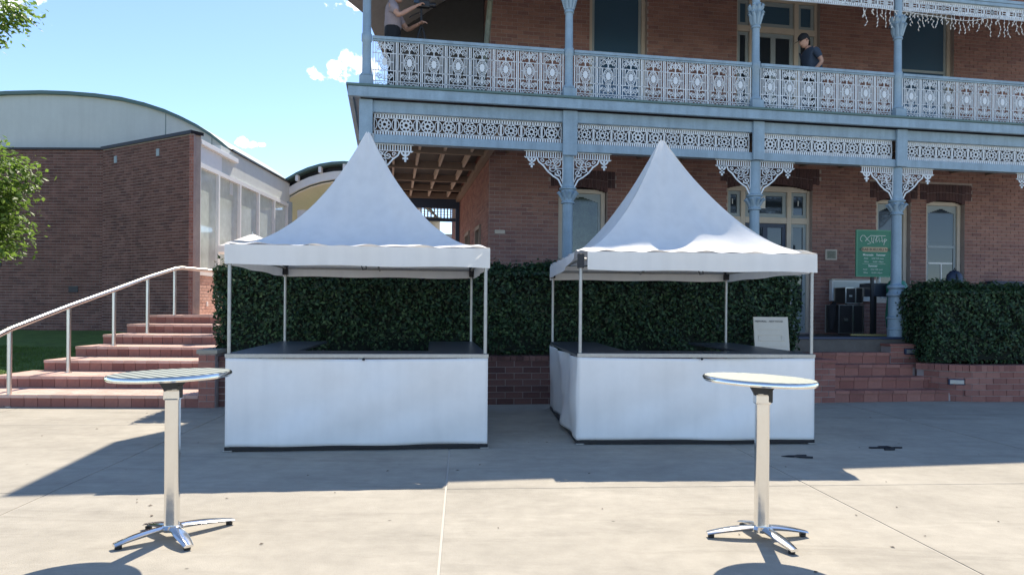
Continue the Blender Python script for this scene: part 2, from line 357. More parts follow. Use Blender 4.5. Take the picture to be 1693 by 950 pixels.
# lawn rising beside the stairs
ln = MB(); nx, ny = 30, 30
for j in range(ny+1):
    for i in range(nx+1):
        x = -40+(-8.62+40)*i/nx; y = 11.75+(45-11.75)*j/ny; z = -.02+min(1.0, max(0, (y-11.9)/9.2))*.93 + .02*math.sin(x*1.7+y)
        ln.v.append((x, y, z))
ln.f = [(j*(nx+1)+i, j*(nx+1)+i+1, (j+1)*(nx+1)+i+1, (j+1)*(nx+1)+i) for j in range(ny) for i in range(nx)]; ln.t = [0]*len(ln.f)
lawn = ln.build('lawn', 'grass', smooth=False); tag(lawn, kind='structure')
def blades(n, fx, fy, fz, name, m, label, cat, h=(.04, .08)):
    x = fx(rng.random(n)); y = fy(rng.random(n)); z = fz(x, y); a = rng.random(n)*2*PI; hh = rng.uniform(*h, n); w = .006
    V = np.empty((n, 3, 3)); V[:, 0] = np.c_[x-w*np.cos(a), y-w*np.sin(a), z]; V[:, 1] = np.c_[x+w*np.cos(a), y+w*np.sin(a), z]
    V[:, 2] = np.c_[x+rng.normal(0, .02, n), y+rng.normal(0, .02, n), z+hh]
    me = bpy.data.meshes.new(name); me.from_pydata(V.reshape(-1, 3).tolist(), [], np.arange(3*n).reshape(-1, 3).tolist()); me.materials.append(M[m]); o = link(name, me); tag(o, label, cat, kind='stuff'); return o
lz = lambda x, y: -.03+np.clip((y-11.9)/9.2, 0, 1)*.93+.02*np.sin(x*1.7+y)
blades(26000, lambda r: -13+4.35*r, lambda r: 11.8+6*r, lz, 'grass_blades', 'grass', 'short green lawn grass beside the left stairs', 'grass')

# ------------------------------------------------------------------ leaves
def leafcloud(name, m, P, N, size, parent=None, label=None, jitter=.6):
    """P: n x 3 points, N: n x 3 preferred normals"""
    n = len(P); N = N + rng.normal(0, jitter, (n, 3)); N /= np.linalg.norm(N, axis=1)[:, None]
    A = np.cross(N, rng.normal(0, 1, (n, 3))); A /= np.linalg.norm(A, axis=1)[:, None]; Bv = np.cross(N, A)
    s = size*rng.uniform(.65, 1.25, n)[:, None]
    V = np.empty((n, 4, 3)); V[:, 0] = P-A*s; V[:, 1] = P-Bv*s*.55+N*s*.12; V[:, 2] = P+A*s; V[:, 3] = P+Bv*s*.55+N*s*.12
    fs = np.empty((n, 2, 3), int); b = np.arange(n)*4
    fs[:, 0] = np.c_[b, b+1, b+2]; fs[:, 1] = np.c_[b, b+2, b+3]
    me = bpy.data.meshes.new(name); me.from_pydata(V.reshape(-1, 3).tolist(), [], fs.reshape(-1, 3).tolist())
    t = np.repeat(rng.random(n), 2); me.attributes.new('tone', 'FLOAT', 'FACE').data.foreach_set('value', t.astype('f'))
    me.materials.append(M[m]); o = link(name, me, parent); o['kind'] = 'stuff'; return o
def hedge(label, x0, y0, ang, L, D, z0, ztop, dens=1900, bulge=.085):
    root = thing('hedge', label, 'hedge', (x0, y0, 0), ang)
    n = int((L+D)*2*(ztop-z0)*dens/1.6 + L*D*dens)
    # superellipsoid-ish box surface sample with lumps
    per = 2*(L+D); k = int(n*.68); s = rng.random(k)*per; z = z0+rng.random(k)*(ztop-z0)
    x = np.where(s < L, s, np.where(s < L+D, L, np.where(s < 2*L+D, 2*L+D-s, 0))); y = np.where(s < L, 0, np.where(s < L+D, s-L, np.where(s < 2*L+D, D, 2*(L+D)-s)))
    nx_ = np.where(s < L, 0, np.where(s < L+D, 1, np.where(s < 2*L+D, 0, -1))); ny_ = np.where(s < L, -1, np.where(s < L+D, 0, np.where(s < 2*L+D, 1, 0)))
    k2 = n-k; xt = rng.random(k2)*L; yt = rng.random(k2)*D; zt = np.full(k2, ztop)
    P = np.r_[np.c_[x, y, z], np.c_[xt, yt, zt]]; N = np.r_[np.c_[nx_, ny_, np.full(k, .35)], np.c_[np.zeros(k2), np.zeros(k2), np.ones(k2)]].astype(float)
    def lump(P): return (np.sin(P[:, 0]*2.3+1)*np.sin(P[:, 2]*3.1+P[:, 1]*2)+.6*np.sin(P[:, 0]*6.1+P[:, 2]*4.7)+.5*np.sin(P[:, 0]*13+P[:, 1]*9+P[:, 2]*11))*bulge*.5
    P = P+N*(lump(P)[:, None] + rng.normal(-.035, .045, (n, 1)))
    # round edges
    ex = np.minimum(P[:, 0], L-P[:, 0]); ez = ztop-P[:, 2]; ey = np.minimum(P[:, 1], D-P[:, 1])
    rr = .16; f = np.clip(1-ez/rr, 0, 1)*np.clip(1-np.minimum(ex, ey)/rr, 0, 1); P[:, 2] -= f*.13
    under = np.clip(1-(P[:, 2]-z0)/.5, 0, 1)*.12; P[:, 1] += np.where(N[:, 1] < -.5, under, 0)
    ns_ = int(L*26); sx_ = rng.random(ns_)*L; sy_ = rng.random(ns_)*D; sh_ = rng.uniform(.02, .11, ns_)
    Q = np.concatenate([np.c_[sx_+rng.normal(0, .02, ns_), sy_+rng.normal(0, .02, ns_), ztop+sh_*f_] for f_ in (.3, .6, 1.0)]); Q[:, 2] += lump(Q)*.6
    P = np.r_[P, Q]; N = np.r_[N, np.tile([0, 0, .6], (len(Q), 1))]
    leafcloud('foliage', 'leafh', P, N, .037, root)
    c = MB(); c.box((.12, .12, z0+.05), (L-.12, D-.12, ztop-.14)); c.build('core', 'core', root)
    st = MB()
    for i in range(int(L/.5)):
        x = .3+i*.5+random.uniform(-.1, .1); st.tube([(x, D*.5, z0-.12), (x+.05, D*.5, z0+.3), (x+random.uniform(-.1, .1), D*.45, z0+.7)], [.03, .025, .015], 6)
    st.build('stem', 'bark', root); return root
A7 = R(7)
hedge('long clipped dark green hedge behind the two white stalls', -4.88, 11.66, A7, 10.15, 1.15, .85, 2.36)
hedge('clipped green hedge right of the brick steps, beside the blue column', 7.78, 13.27, R(4), 4.6, .95, .68, 2.13)

# tree at left, sunlit
def tree(label, x, y, lobes, trunk_pts, limbs, size, dens):
    root = thing('tree', label, 'tree', (x, y, 0))
    t = MB(); t.tube([(0, 0, -.2)]+trunk_pts, [.26, .22]+[.18-.03*i for i in range(len(trunk_pts)-1)], 10)
    t.build('trunk', 'bark', root, smooth=True)
    for a in limbs:
        l = MB(); l.tube(a, [.09-.075*i/(len(a)-1) for i in range(len(a))], 7); l.build('limb', 'bark', root, smooth=True)
    P = []; N = []
    for (cx, cy, cz, rx, ry, rz) in lobes:
        nb = int(dens*rx*rz*2.0); cl = rng.normal(0, 1, (nb, 3)); cl /= np.linalg.norm(cl, axis=1)[:, None]
        rad = rng.uniform(.45, 1.0, nb)**.6; C = np.c_[cx+cl[:, 0]*rx*rad, cy+cl[:, 1]*ry*rad, cz+cl[:, 2]*rz*rad]
        for c, d in zip(C, cl):
            m = rng.integers(30, 56); q = rng.normal(0, .13, (m, 3)); P.append(c+q*np.array([1.2, 1.2, .8])); N.append(np.tile(d*.5+np.array([0, 0, .9]), (m, 1)))
    leafcloud('crown', 'leaft', np.concatenate(P), np.concatenate(N), size, root, jitter=.5)
    return root
tree('bright green leafy tree at the left edge, in front of the brick wall', -11.2, 13.6,
     [(.85, -.35, 3.9, 1.25, 1.1, .95), (.65, -.2, 3.0, 1.3, 1.1, .7), (-.6, 0, 4.2, 1.4, 1.4, 1.2), (-1.8, .3, 5.5, 1.5, 1.5, 1.3), (.15, -.3, 7.35, 1.9, 1.3, .7), (-1.6, .2, 8.0, 2.0, 1.6, 1.2)],
     [(.02, 0, 1.5), (-.1, .05, 3.0), (-.4, .1, 5.0), (-.6, .1, 7.5)],
     [[(0, 0, 2.2), (.6, -.2, 3.0), (1.3, -.4, 3.6), (1.9, -.4, 3.9)], [(-.1, 0, 3.0), (.6, -.2, 3.6), (1.2, -.3, 4.2)], [(-.4, .1, 5.4), (.3, -.2, 6.5), (1.0, -.3, 7.3)], [(0, 0, 2.4), (.5, .4, 2.7), (1.2, .3, 2.9)], [(-.4, 0, 4.6), (-1.4, .2, 5.4)], [(-.5, 0, 6.5), (-1.6, .2, 7.8)]], .062, 62)

# ------------------------------------------------------------------ hotel with verandah
P0 = Vector((-2.586, 12.524, 0)); AB = .1716
H = thing('hotel_building', 'two-storey dark red brick building with blue-grey verandahs and white iron lace', 'building', P0, AB)
POSTS = [0, 3.65, 7.36, 10.43, 14.0]; ENDU = 17.6; WV = 2.6; FL = 1.11; BF = 5.42; RAIL = 6.385; LV = 9.2
opsL = [(4.1, 5.22, 1.11, 4.33), (8.1, 10.24, 1.11, 4.58), (11.93, 12.85, 1.85, 4.35), (13.28, 14.34, 1.85, 4.35)]
opsU = [(4.78, 6.12, 5.9, 9.0), (8.3, 10.4, 5.42, 9.0), (12.54, 14.0, 5.9, 9.0)]
arch = [(o[0]-.18, o[1]+.18, o[3], o[3]+.38) for o in opsL]
sideframe = Matrix.Translation((2.55, WV, 0)) @ Matrix.Rotation(-PI/2, 4, 'Z')
front = F(Vector((2.55, WV, 0)))
pickF = lambda p: (p.z > 2.55 and (p.z < 4.7 or p.z > 6.9) and p.x > .1)
opsF = [(a-2.55, b-2.55, c, d) for a, b, c, d in opsL+opsU]
bw = brickwall(H, front, 0, ENDU-2.55, FL-.03, 9.4, opsF, skip=[(a-2.55, b-2.55, c, d) for a, b, c, d in arch], pick=pickF)
# flat segmental arches in dark brick
for o, a in zip(opsL, arch):
    w_ = o[1]-o[0]; n = int((a[1]-a[0])/.085); rise = .13 if w_ > 1.6 else .10
    for i in range(n):
        xa = a[0]+(a[1]-a[0])*i/n; xb = a[0]+(a[1]-a[0])*(i+1)/n; xc = (xa+xb)/2; t = (xc-(o[0]+o[1])/2)/(w_/2)
        zb = o[3]-rise*min(1, t*t) if abs(t) < 1 else o[3]
        zt = a[3]
        mb = MB(); zm = (zb+zt)/2
        mb.box((xa+.004, WV-.010+random.uniform(-.002, .002), zb), (xb-.004, WV+.2, zm-.004), tone()); mb.box((xa+.004, WV-.010, zm+.004), (xb-.004, WV+(.2 if zm < o[3] else .05), zt), tone()); mb.build('arch_brick', 'dark_brick', bw)
# side wall of the house, running back
def sw():
    ops = [(1.3, 2.2, FL, 3.6), (3.6, 4.6, FL, 3.7)]
    fr = Matrix.Translation((2.55, WV+.3, 0)) @ Matrix.Rotation(-PI/2, 4, 'Z')
    # X axis of frame runs towards -v; so start at the back
    Ls = LV
    fr = Matrix.Translation((2.55, WV+.0+Ls, 0)) @ Matrix.Rotation(-PI/2, 4, 'Z')
    o2 = [(Ls-b, Ls-a, c, d) for a, b, c, d in ops]
    w = brickwall(H, fr, 0, Ls-.012, FL-.03, 9.4, o2, limit=0, name='side_wall')
    for a, b, c, d in ops:
        f = MB(); f.box((2.60, WV+a, c), (2.68, WV+b, d)); f.build('side_door', 'darkboard', H)
        q = MB(); q.box((2.50, WV+a-.0, c), (2.59, WV+a+.09, d)); q.box((2.50, WV+b-.09, c), (2.59, WV+b, d)); q.box((2.50, WV+a+.09, d-.09), (2.59, WV+b-.09, d)); q.build('door_frame', 'brownp', H)
sw()
back = MB(); back.box((2.86, WV+LV-.3, FL), (ENDU, WV+LV, 9.4)); back.box((ENDU-.3, WV+.31, FL), (ENDU, WV+LV-.31, 9.4)); back.build('rear_wall', 'mortar', H)
# floors
MB().box((-.1, -.19, .72), (ENDU, WV+.0, FL-.035)).build('verandah_floor', 'floorb', H)
MB().box((-.1, WV+.001, .72), (2.54, 9.2, FL-.035)).build('verandah_floor', 'floorb', H)
MB().box((-.1, -.22, FL-.034), (ENDU, -.05, FL+.012)).build('floor_edge', 'bluebox', H, bevel=.01)
MB().box((.05, .02, .0), (ENDU, .25, .719)).build('foundation', 'mortar', H)
MB().box((-.21, -.02, BF-.09), (ENDU, WV, BF-.012)).build('balcony_floor', 'darkboard', H)
MB().box((-.21, WV+.001, BF-.09), (2.54, 9.2, BF-.012)).build('balcony_floor', 'darkboard', H)
# fascia, band, beam, drip edge
def girt(name, z0, z1, v0, v1, m, left=True):
    b = MB(); b.box((v0, v0, z0), (ENDU, v1, z1)); b.build(name, m, H, bevel=.006)
    if left: b = MB(); b.box((v0, v1+.001, z0), (v1, 9.2, z1)); b.build(name, m, H, bevel=.006)
girt('drip_edge', BF-.011, BF+.03, -.33, -.12, 'greent')
girt('fascia_board', BF-.185, BF-.0125, -.30, -.22, 'blue')
girt('fascia_board', 5.03, BF-.187, -.10, .02, 'blue')
girt('beam', 4.50, 4.645, -.10, .07, 'blue')
sof = MB(); sof.box((-.22, -.215, BF-.125), (ENDU, -.101, BF-.092)); sof.box((-.22, -.10, BF-.125), (-.101, 8.5, BF-.092)); sof.build('soffit_strip', 'blue', H)
# coffered underside, left verandah and front
cf = [1.0, 2.6, 4.3, 6.0, 7.5, 8.9]
for v in cf:
    MB().box((.08, v-.04, 4.93), (2.53, v+.04, 5.10)).build('ceiling_beam', 'brownp', H)
for u in (.5, 1.04, 1.58, 2.15):
    for i in range(len(cf)-1):
        MB().box((u-.025, cf[i]+.041, 4.98), (u+.025, cf[i+1]-.041, 5.15)).build('ceiling_joist', 'cream', H)
for k in range(14):
    MB().box((2.9+k*1.0, .09, 5.0), (2.96+k*1.0, WV-.02, 5.2)).build('ceiling_beam', 'brownp', H)
MB().box((2.42, .1, 4.86), (2.53, 9.1, 5.0)).build('wall_plate', 'brownp', H)
# end beam with lattice panel
MB().box((.0, 9.0, 4.66), (2.53, 9.15, 4.95)).build('end_beam', 'bluebox', H)
MB().box((2.42, 9.0, FL), (2.53, 9.15, 4.655)).build('end_post', 'bluebox', H)
MB().box((.0, 9.0, 4.26), (2.415, 9.12, 4.36)).build('end_rail', 'bluebox', H)
lt = MB()
for k in range(24): lt.box((.05+k*.1, 9.05, 4.361), (.09+k*.1, 9.08, 4.655))
for k in range(4): lt.box((.0, 9.045, 4.38+k*.08), (2.40, 9.049, 4.395+k*.08))
lt.build('lattice', 'cream', H)
MB().box((-.1, 9.1, 4.951), (2.53, 9.2, 5.328)).build('end_board', 'darkboard', H)
# upstairs dark boarded end with leaning timber
for k in range(12):
    b = MB(); b.T = Matrix.Translation((.5, 4.6, BF+.02+k*.30)) @ Matrix.Rotation(R(-30), 4, 'Z') @ Matrix.Rotation(R(5), 4, 'X'); b.box((.0, 0, 0), (2.32, .025, .292)); b.build('weatherboard', 'darkboard', H)
MB().tube([(2.2, 1.6, BF), (2.48, 1.4, 9.0)], .055, 6).build('leaning_timber', 'strut', H)

# lace panel
def lace_panel(w, h):
    m = MB(); W2 = w/2; bw_ = .012
    def both(pts, wd): m.stroke(pts, wd); m.stroke([(w-x, z) for x, z in pts], wd)
    both([(.012, 0), (.012, h)], .018); both([(.055, 0), (.055, h)], .012)
    for z in (.01, .16*h, .38*h, .735*h, .985*h): m.stroke([(0, z), (w, z)], .013)
    zc = .56*h
    # medallion
    m.stroke(arc2(W2, zc, .090, .135, 0, 360, 22), .014); m.stroke(arc2(W2, zc, .068, .105, 0, 360, 20), .007)
    m.lathe((0, 0, 0), [(.001, 0)], 3) if False else None
    n = 18; m.add([(W2+.046*math.cos(2*PI*k/n), -.012, zc+.072*math.sin(2*PI*k/n)) for k in range(n)]+[(W2+.046*math.cos(2*PI*k/n), .008, zc+.072*math.sin(2*PI*k/n)) for k in range(n)],
        [tuple(range(n)), tuple(reversed(range(n, 2*n)))]+[(k, k+n, (k+1) % n+n, (k+1) % n) for k in range(n)])
    for k in range(12):
        a = 2*PI*k/12; m.stroke([(W2+.045*math.cos(a), zc+.07*math.sin(a)), (W2+.09*math.cos(a), zc+.135*math.sin(a))], .007)
    both([(.105, .38*h), (.105, .735*h)], .012); both([(.055, zc), (W2-.09, zc)], .014); both([(.08, .38*h), (.08, .735*h)], .006)
    both(arc2(W2-.075, zc+.125, .03, .03, -30, 200, 8), .009); both(arc2(W2-.075, zc-.125, .03, .03, -200, 30, 8), .009)
    # top scroll zone
    z0, z1 = .735*h, .985*h; zz = (z0+z1)/2; hh = (z1-z0)/2
    both(spiral(W2-.065, zz+.01, .052, .01, 90, 1.3, 16), .011); both(spiral(.10, zz-.02, .045, .01, -60, 1.2, 14), .010)
    both(arc2(W2, z0, .12, hh*1.5, 20, 90, 8), .010); both(arc2(.06, z1, .09, hh*1.4, -80, 0, 8), .009); m.stroke([(W2, z0), (W2, z1)], .018)
    m.stroke(arc2(W2, zz, .03, .04, 0, 360, 10), .012); both([(.06, z0), (W2-.03, z1)], .007); both(spiral(W2-.12, z1-.04, .03, .006, 0, 1.2, 10), .008)
    # lower scroll zone
    z0, z1 = .16*h, .38*h; zz = (z0+z1)/2
    both(spiral(W2-.075, zz, .058, .012, 120, 1.25, 16), .013); both(spiral(.10, zz+.02, .04, .01, 0, -1.1, 12), .010)
    both(arc2(W2, z1+.02, .10, .17, -90, -30, 8), .010); m.stroke([(W2, z0), (W2, z1)], .022); both([(W2, z0+.02), (W2-.05, z1)], .009); both(arc2(.06, z0, .07, .09, 0, 90, 8), .009)
    # bottom zone
    z0, z1 = 0, .16*h
    both(arc2(W2-.07, z0, .055, .11, 0, 180, 10), .011); m.stroke(arc2(W2, z0+.02, .04, .09, 0, 180, 8), .010); both([(.09, z0), (.09, z1)], .007); both(spiral(W2-.12, .07, .035, .008, 40, 1.2, 10), .008)
    m.stroke([(W2-.1, z0+.06), (W2+.1, z0+.06)], .008)
    return m
def dir_lin(names, u0, v0, ang, m, par): pass
top = BF+.05
lp = {}
def railing(T, length, n):
    w = length/n; key = round(w, 3)
    if key not in lp: lp[key] = lace_panel(w-.006, RAIL-.06-top).mesh('lace_panel', 'lace')
    for i in range(n):
        M4 = T @ Matrix.Translation((i*w+.003, 0, top)); o = link('lace_panel', lp[key], H, M4.to_translation(), M4.to_euler())
    b = MB(); b.T = T; b.box((0, -.045, RAIL-.055), (length, .045, RAIL)); b.box((0, -.03, RAIL-.085), (length, .03, RAIL-.056)); b.build('handrail', 'blue', H, bevel=.008)
ns = [8, 8, 7, 8]
for i in range(4):
    a, b = POSTS[i]+.095, POSTS[i+1]-.095; railing(Matrix.Translation((a, 0, 0)), b-a, ns[i])
railing(Matrix.Translation((POSTS[4]+.095, 0, 0)), 3.4, 8)
railing(Matrix.Translation((0, .095, 0)) @ Matrix.Rotation(PI/2, 4, 'Z'), 4.2, 9)
# frieze between posts
def frieze_unit(w, h):
    m = MB(); W2 = w/2
    for z in (.004, .075, h-.075, h-.004): m.stroke([(0, z), (w, z)], .012)
    k = 8
    for i in range(k): x = w*(i+.5)/k; m.stroke([(x, 0), (x, .075)], w/k*.62); m.stroke([(x, h-.075), (x, h)], w/k*.62)
    zc = h/2; r = (h-.15)/2
    m.stroke(arc2(W2, zc, r*.95, r*.95, 0, 360, 16), .018); m.stroke(arc2(W2, zc, r*.42, r*.42, 0, 360, 12), .034)
    for a in range(0, 360, 45): m.stroke([(W2+r*.4*math.cos(R(a)), zc+r*.4*math.sin(R(a))), (W2+r*math.cos(R(a)), zc+r*math.sin(R(a)))], .018)
    for sx in (0, w):
        s_ = 1 if sx == 0 else -1
        m.stroke([(sx+s_*.01, .075), (sx+s_*.01, h-.075)], .016); m.stroke([(sx+s_*.01+s_*q[0], q[1]) for q in arc2(.005, zc, .045, .09, -90, 90, 8)], .012)
        m.stroke([(sx+s_*.05, zc), (W2-s_*r, zc)], .012)
    return m
fu = {}
def frieze(T, length, h, z, unit=.36):
    n = max(1, round(length/unit)); w = length/n; key = (round(w, 3), round(h, 3))
    if key not in fu: fu[key] = frieze_unit(w, h).mesh('frieze_panel', 'lace')
    for i in range(n):
        M4 = T @ Matrix.Translation((i*w, 0, z)); link('frieze_panel', fu[key], H, M4.to_translation(), M4.to_euler())
for i in range(4):
    a, b = POSTS[i]+.13, POSTS[i+1]-.13; frieze(Matrix.Translation((a, -.02, 0)), b-a, .378, 4.65)
frieze(Matrix.Translation((POSTS[4]+.13, -.02, 0)), 3.3, .378, 4.65)
frieze(Matrix.Translation((-.02, .13, 0)) @ Matrix.Rotation(PI/2, 4, 'Z'), 5.4, .378, 4.65)
# brackets
def bracket():
    m = MB()
    m.stroke([(0, .0), (.74, .0)], .014); m.stroke([(0, -.11), (.74, -.11)], .012)
    for i in range(16): x = .02+i*.045; m.stroke([(x, 0), (x, -.11)], .02)
    m.stroke([(.015, -.11), (.015, -.62)], .02)
    cur = [(.50, -.12), (.47, -.19), (.38, -.26), (.30, -.36), (.20, -.44), (.10, -.50), (.05, -.60), (.01, -.66)]
    m.stroke(cur, .026)
    m.stroke(spiral(.13, -.21, .09, .015, 30, 1.4, 18), .016); m.stroke(spiral(.30, -.20, .07, .015, 100, 1.3, 16), .015); m.stroke(spiral(.10, -.37, .065, .012, 0, -1.3, 16), .015)
    m.stroke([(.02, -.12), (.40, -.24)], .012); m.stroke([(.02, -.30), (.27, -.30)], .012); m.stroke([(.02, -.55), (.22, -.13)], .012); m.stroke(arc2(.21, -.30, .06, .06, 0, 360, 10), .012)
    m.stroke(spiral(.40, -.17, .04, .01, 0, 1.2, 10), .012); m.stroke([(.05, -.45), (.17, -.42)], .012); m.stroke([(.02, -.12), (.3, -.36)], .012)
    # finial
    m.stroke(arc2(.60, -.12, .07, .07, 180, 360, 8), .03); m.stroke([(.60, -.11), (.60, -.30)], .035); m.stroke([(.55, -.24), (.65, -.24)], .03); m.stroke([(.5, -.12), (.72, -.12)], .02)
    return m
brm = bracket().mesh('lace_bracket', 'lace')
for i, u in enumerate(POSTS):
    for sgn in ((1,) if i == 0 else (1, -1)):
        M4 = Matrix.Translation((u+sgn*.085, -.015, 4.495)) @ (Matrix.Identity(4) if sgn == 1 else Matrix.Rotation(PI, 4, 'Z')); link('lace_bracket', brm, H, M4.to_translation(), M4.to_euler())
M4 = Matrix.Translation((-.015, .085, 4.495)) @ Matrix.Rotation(PI/2, 4, 'Z'); link('lace_bracket', brm, H, M4.to_translation(), M4.to_euler())
# posts
def leafy(m, c, z, r, n=8, h=.2):
    for k in range(n):
        a = 2*PI*k/n; d = Vector((math.cos(a), math.sin(a), 0))
        pts = [Vector(c)+d*r*.8+Vector((0, 0, z)), Vector(c)+d*r*1.15+Vector((0, 0, z+h*.5)), Vector(c)+d*r*1.7+Vector((0, 0, z+h*.9)), Vector(c)+d*r*1.95+Vector((0, 0, z+h*.75))]
        m.tube(pts, [.028, .04, .03, .012], 6)
for i, u in enumerate(POSTS):
    c = (u, 0, 0)
    m = MB(); m.lathe(c, [(.155, FL), (.155, FL+.14), (.165, FL+.15), (.165, FL+.18), (.15, FL+.19), (.15, FL+.36), (.172, FL+.37), (.172, FL+.40), (.14, FL+.42), (.14, FL+.80), (.175, FL+.83), (.175, FL+.86), (.14, FL+.9), (.125, FL+.95), (.165, FL+.99), (.155, FL+1.03), (.098, FL+1.06), (.093, 3.55)], 20)
    m.build('column_base', 'blue', H, smooth=True)
    m = MB(); m.lathe(c, [(.093, 3.551), (.125, 3.56), (.125, 3.58), (.108, 3.60), (.108, 3.70), (.13, 3.80), (.16, 3.82), (.16, 3.84), (.12, 3.86), (.10, 4.0), (.10, 4.49)], 20)
    leafy(m, c, 3.62, .105, 8, .16); m.build('capital', 'blue', H, smooth=True)
    wb = .135 if i == 1 else .115
    m = MB(); m.box((u-wb, -.16, 4.42 if i == 1 else 4.50), (u+wb, -.101, BF-.19)); m.build('post_casing', 'blue', H, bevel=.008)
    m = MB(); m.box((u-.12, -.12, BF+.03), (u+.12, .12, BF+.24)); m.build('post_plinth', 'blue', H, bevel=.012)
    m = MB(); m.lathe(c, [(.10, BF+.241), (.115, BF+.26), (.10, BF+.29), (.078, BF+.32), (.075, RAIL-.12), (.09, RAIL-.10), (.09, RAIL+.02), (.075, RAIL+.04), (.070, 7.05), (.09, 7.06), (.09, 7.08), (.078, 7.10), (.085, 7.3), (.12, 7.42), (.12, 7.45), (.075, 7.48), (.075, 7.95)], 18)
    leafy(m, c, 7.12, .085, 8, .28); leafy(m, c, 7.3, .085, 8, .22); m.build('upper_post', 'blue', H, smooth=True)
# eaves, roof and upper frieze
girt('eave_beam', 7.90, 7.965, -.05, .05, 'blue', False)
girt('gutter', 7.97, 8.03, -.06, .06, 'blue', False)
for i in range(4):
    a, b = POSTS[i]+.1, POSTS[i+1]-.1; frieze(Matrix.Translation((a, 0, 0)), b-a, .24, 7.655)
frieze(Matrix.Translation((POSTS[4]+.1, 0, 0)), 3.3, .24, 7.655)
rf = MB()
rf.add([(-.48, -.04, 8.0), (ENDU, -.04, 8.0), (ENDU, WV, 9.3), (2.55, WV, 9.3), (-.48, -.04, 8.04), (ENDU, -.04, 8.04), (ENDU, WV, 9.34), (2.55, WV, 9.34)], [(0, 3, 2, 1), (4, 5, 6, 7), (0, 1, 5, 4)])
re_ = [(-.48, -.04), (-.48, 2.45), (-.10, 3.2), (0, 4.0), (.15, 5.0), (.35, 6.5), (.5, 8.5)]  # left roof edge added out of view, shaped to cast the paving shadow
n_ = len(re_)
rf.add([(a, b, 8.0) for a, b in re_]+[(2.55, WV, 9.3), (2.55, 8.5, 9.3)]+[(a, b, 8.04) for a, b in re_]+[(2.55, WV, 9.34), (2.55, 8.5, 9.34)],
       [tuple(range(n_))+(n_+1, n_), tuple(range(n_+2, 2*n_+4))[::-1]]+[(i, i+1, i+n_+3, i+n_+2) for i in range(n_-1)])
rf.build('verandah_roof', 'tin', H)
rf = MB(); rf.add([(2.3, WV-.25, 9.45), (ENDU, WV-.25, 9.45), (ENDU, WV+4.6, 11.9), (6, WV+4.6, 11.9), (2.3, WV+LV, 9.45), (ENDU, WV+LV, 9.45)], [(0, 1, 2, 3), (0, 3, 4), (3, 2, 5, 4), (0, 4, 5, 1)]); rf.build('roof', 'tin', H)
# windows
def sash(u0, u1, z0, z1, name='window', pane='glass', sill=True, meet=None, arched=False, frame_m='cream', lamb=0):
    v = WV
    f = MB(); t = .09
    f.box((u0, v+.10, z0), (u0+t, v+.22, z1)); f.box((u1-t, v+.10, z0), (u1, v+.22, z1)); f.box((u0+t, v+.10, z1-t-lamb), (u1-t, v+.22, z1)); f.box((u0+t, v+.10, z0), (u1-t, v+.22, z0+t)); fo = f.build(name, frame_m, H, bevel=.006)
    s = MB(); a, b, c, d = u0+t+.002, u1-t-.002, z0+t+.002, z1-t-lamb-.002; tt = .06; meet = meet or (c+d)/2
    s.box((a, v+.15, c), (a+tt, v+.19, d)); s.box((b-tt, v+.15, c), (b, v+.19, d)); s.box((a+tt, v+.15, c), (b-tt, v+.19, c+tt)); s.box((a+tt, v+.14, meet-.03), (b-tt, v+.2, meet+.03))
    if arched:
        n = 12; poly = [(a+tt, d), (b-tt, d)]+[(b-tt-(b-a-2*tt)*i/n, d-tt-.13*abs(2*i/n-1)) for i in range(n+1)]; 
        for i in range(n):
            x1_ = b-tt-(b-a-2*tt)*i/n; x0_ = b-tt-(b-a-2*tt)*(i+1)/n; zz = d-tt-.13*abs(2*(i+.5)/n-1); s.box((x0_, v+.15, zz), (x1_, v+.19, d))
    else: s.box((a+tt, v+.15, d-tt), (b-tt, v+.19, d))
    s.build('sash_frame', 'greyp', fo)
    MB().box((a+tt, v+.165, c+tt), (b-tt, v+.172, meet-.031)).build('pane', pane if pane != 'blind' else 'blind', fo)
    MB().box((a+tt, v+.160, meet+.031), (b-tt, v+.167, d-.02)).build('pane', pane, fo)
    if sill: MB().box((u0-.06, v-.04, z0-.075), (u1+.06, v+.22, z0-.003)).build('window_sill', 'cream', fo, bevel=.006)
    return fo
w = sash(4.78, 6.12, 5.9, 9.0, pane='blind', meet=7.40)
w = sash(12.54, 14.0, 5.9, 9.0, pane='blind', meet=7.50)
w = sash(4.12, 5.20, 1.9, 4.30, pane='posterglass', arched=True, meet=2.6)
w = sash(11.95, 12.83, 1.9, 4.32, arched=True, meet=3.1)
w = sash(13.30, 14.32, 1.9, 4.32, arched=True, meet=3.22)
MB().box((13.47, WV+.15, 2.80), (14.14, WV+.19, 2.84)).build('glazing_bar', 'whitep', w); MB().box((13.82, WV+.152, 2.02), (13.85, WV+.188, 2.8)).build('glazing_bar', 'whitep', w)
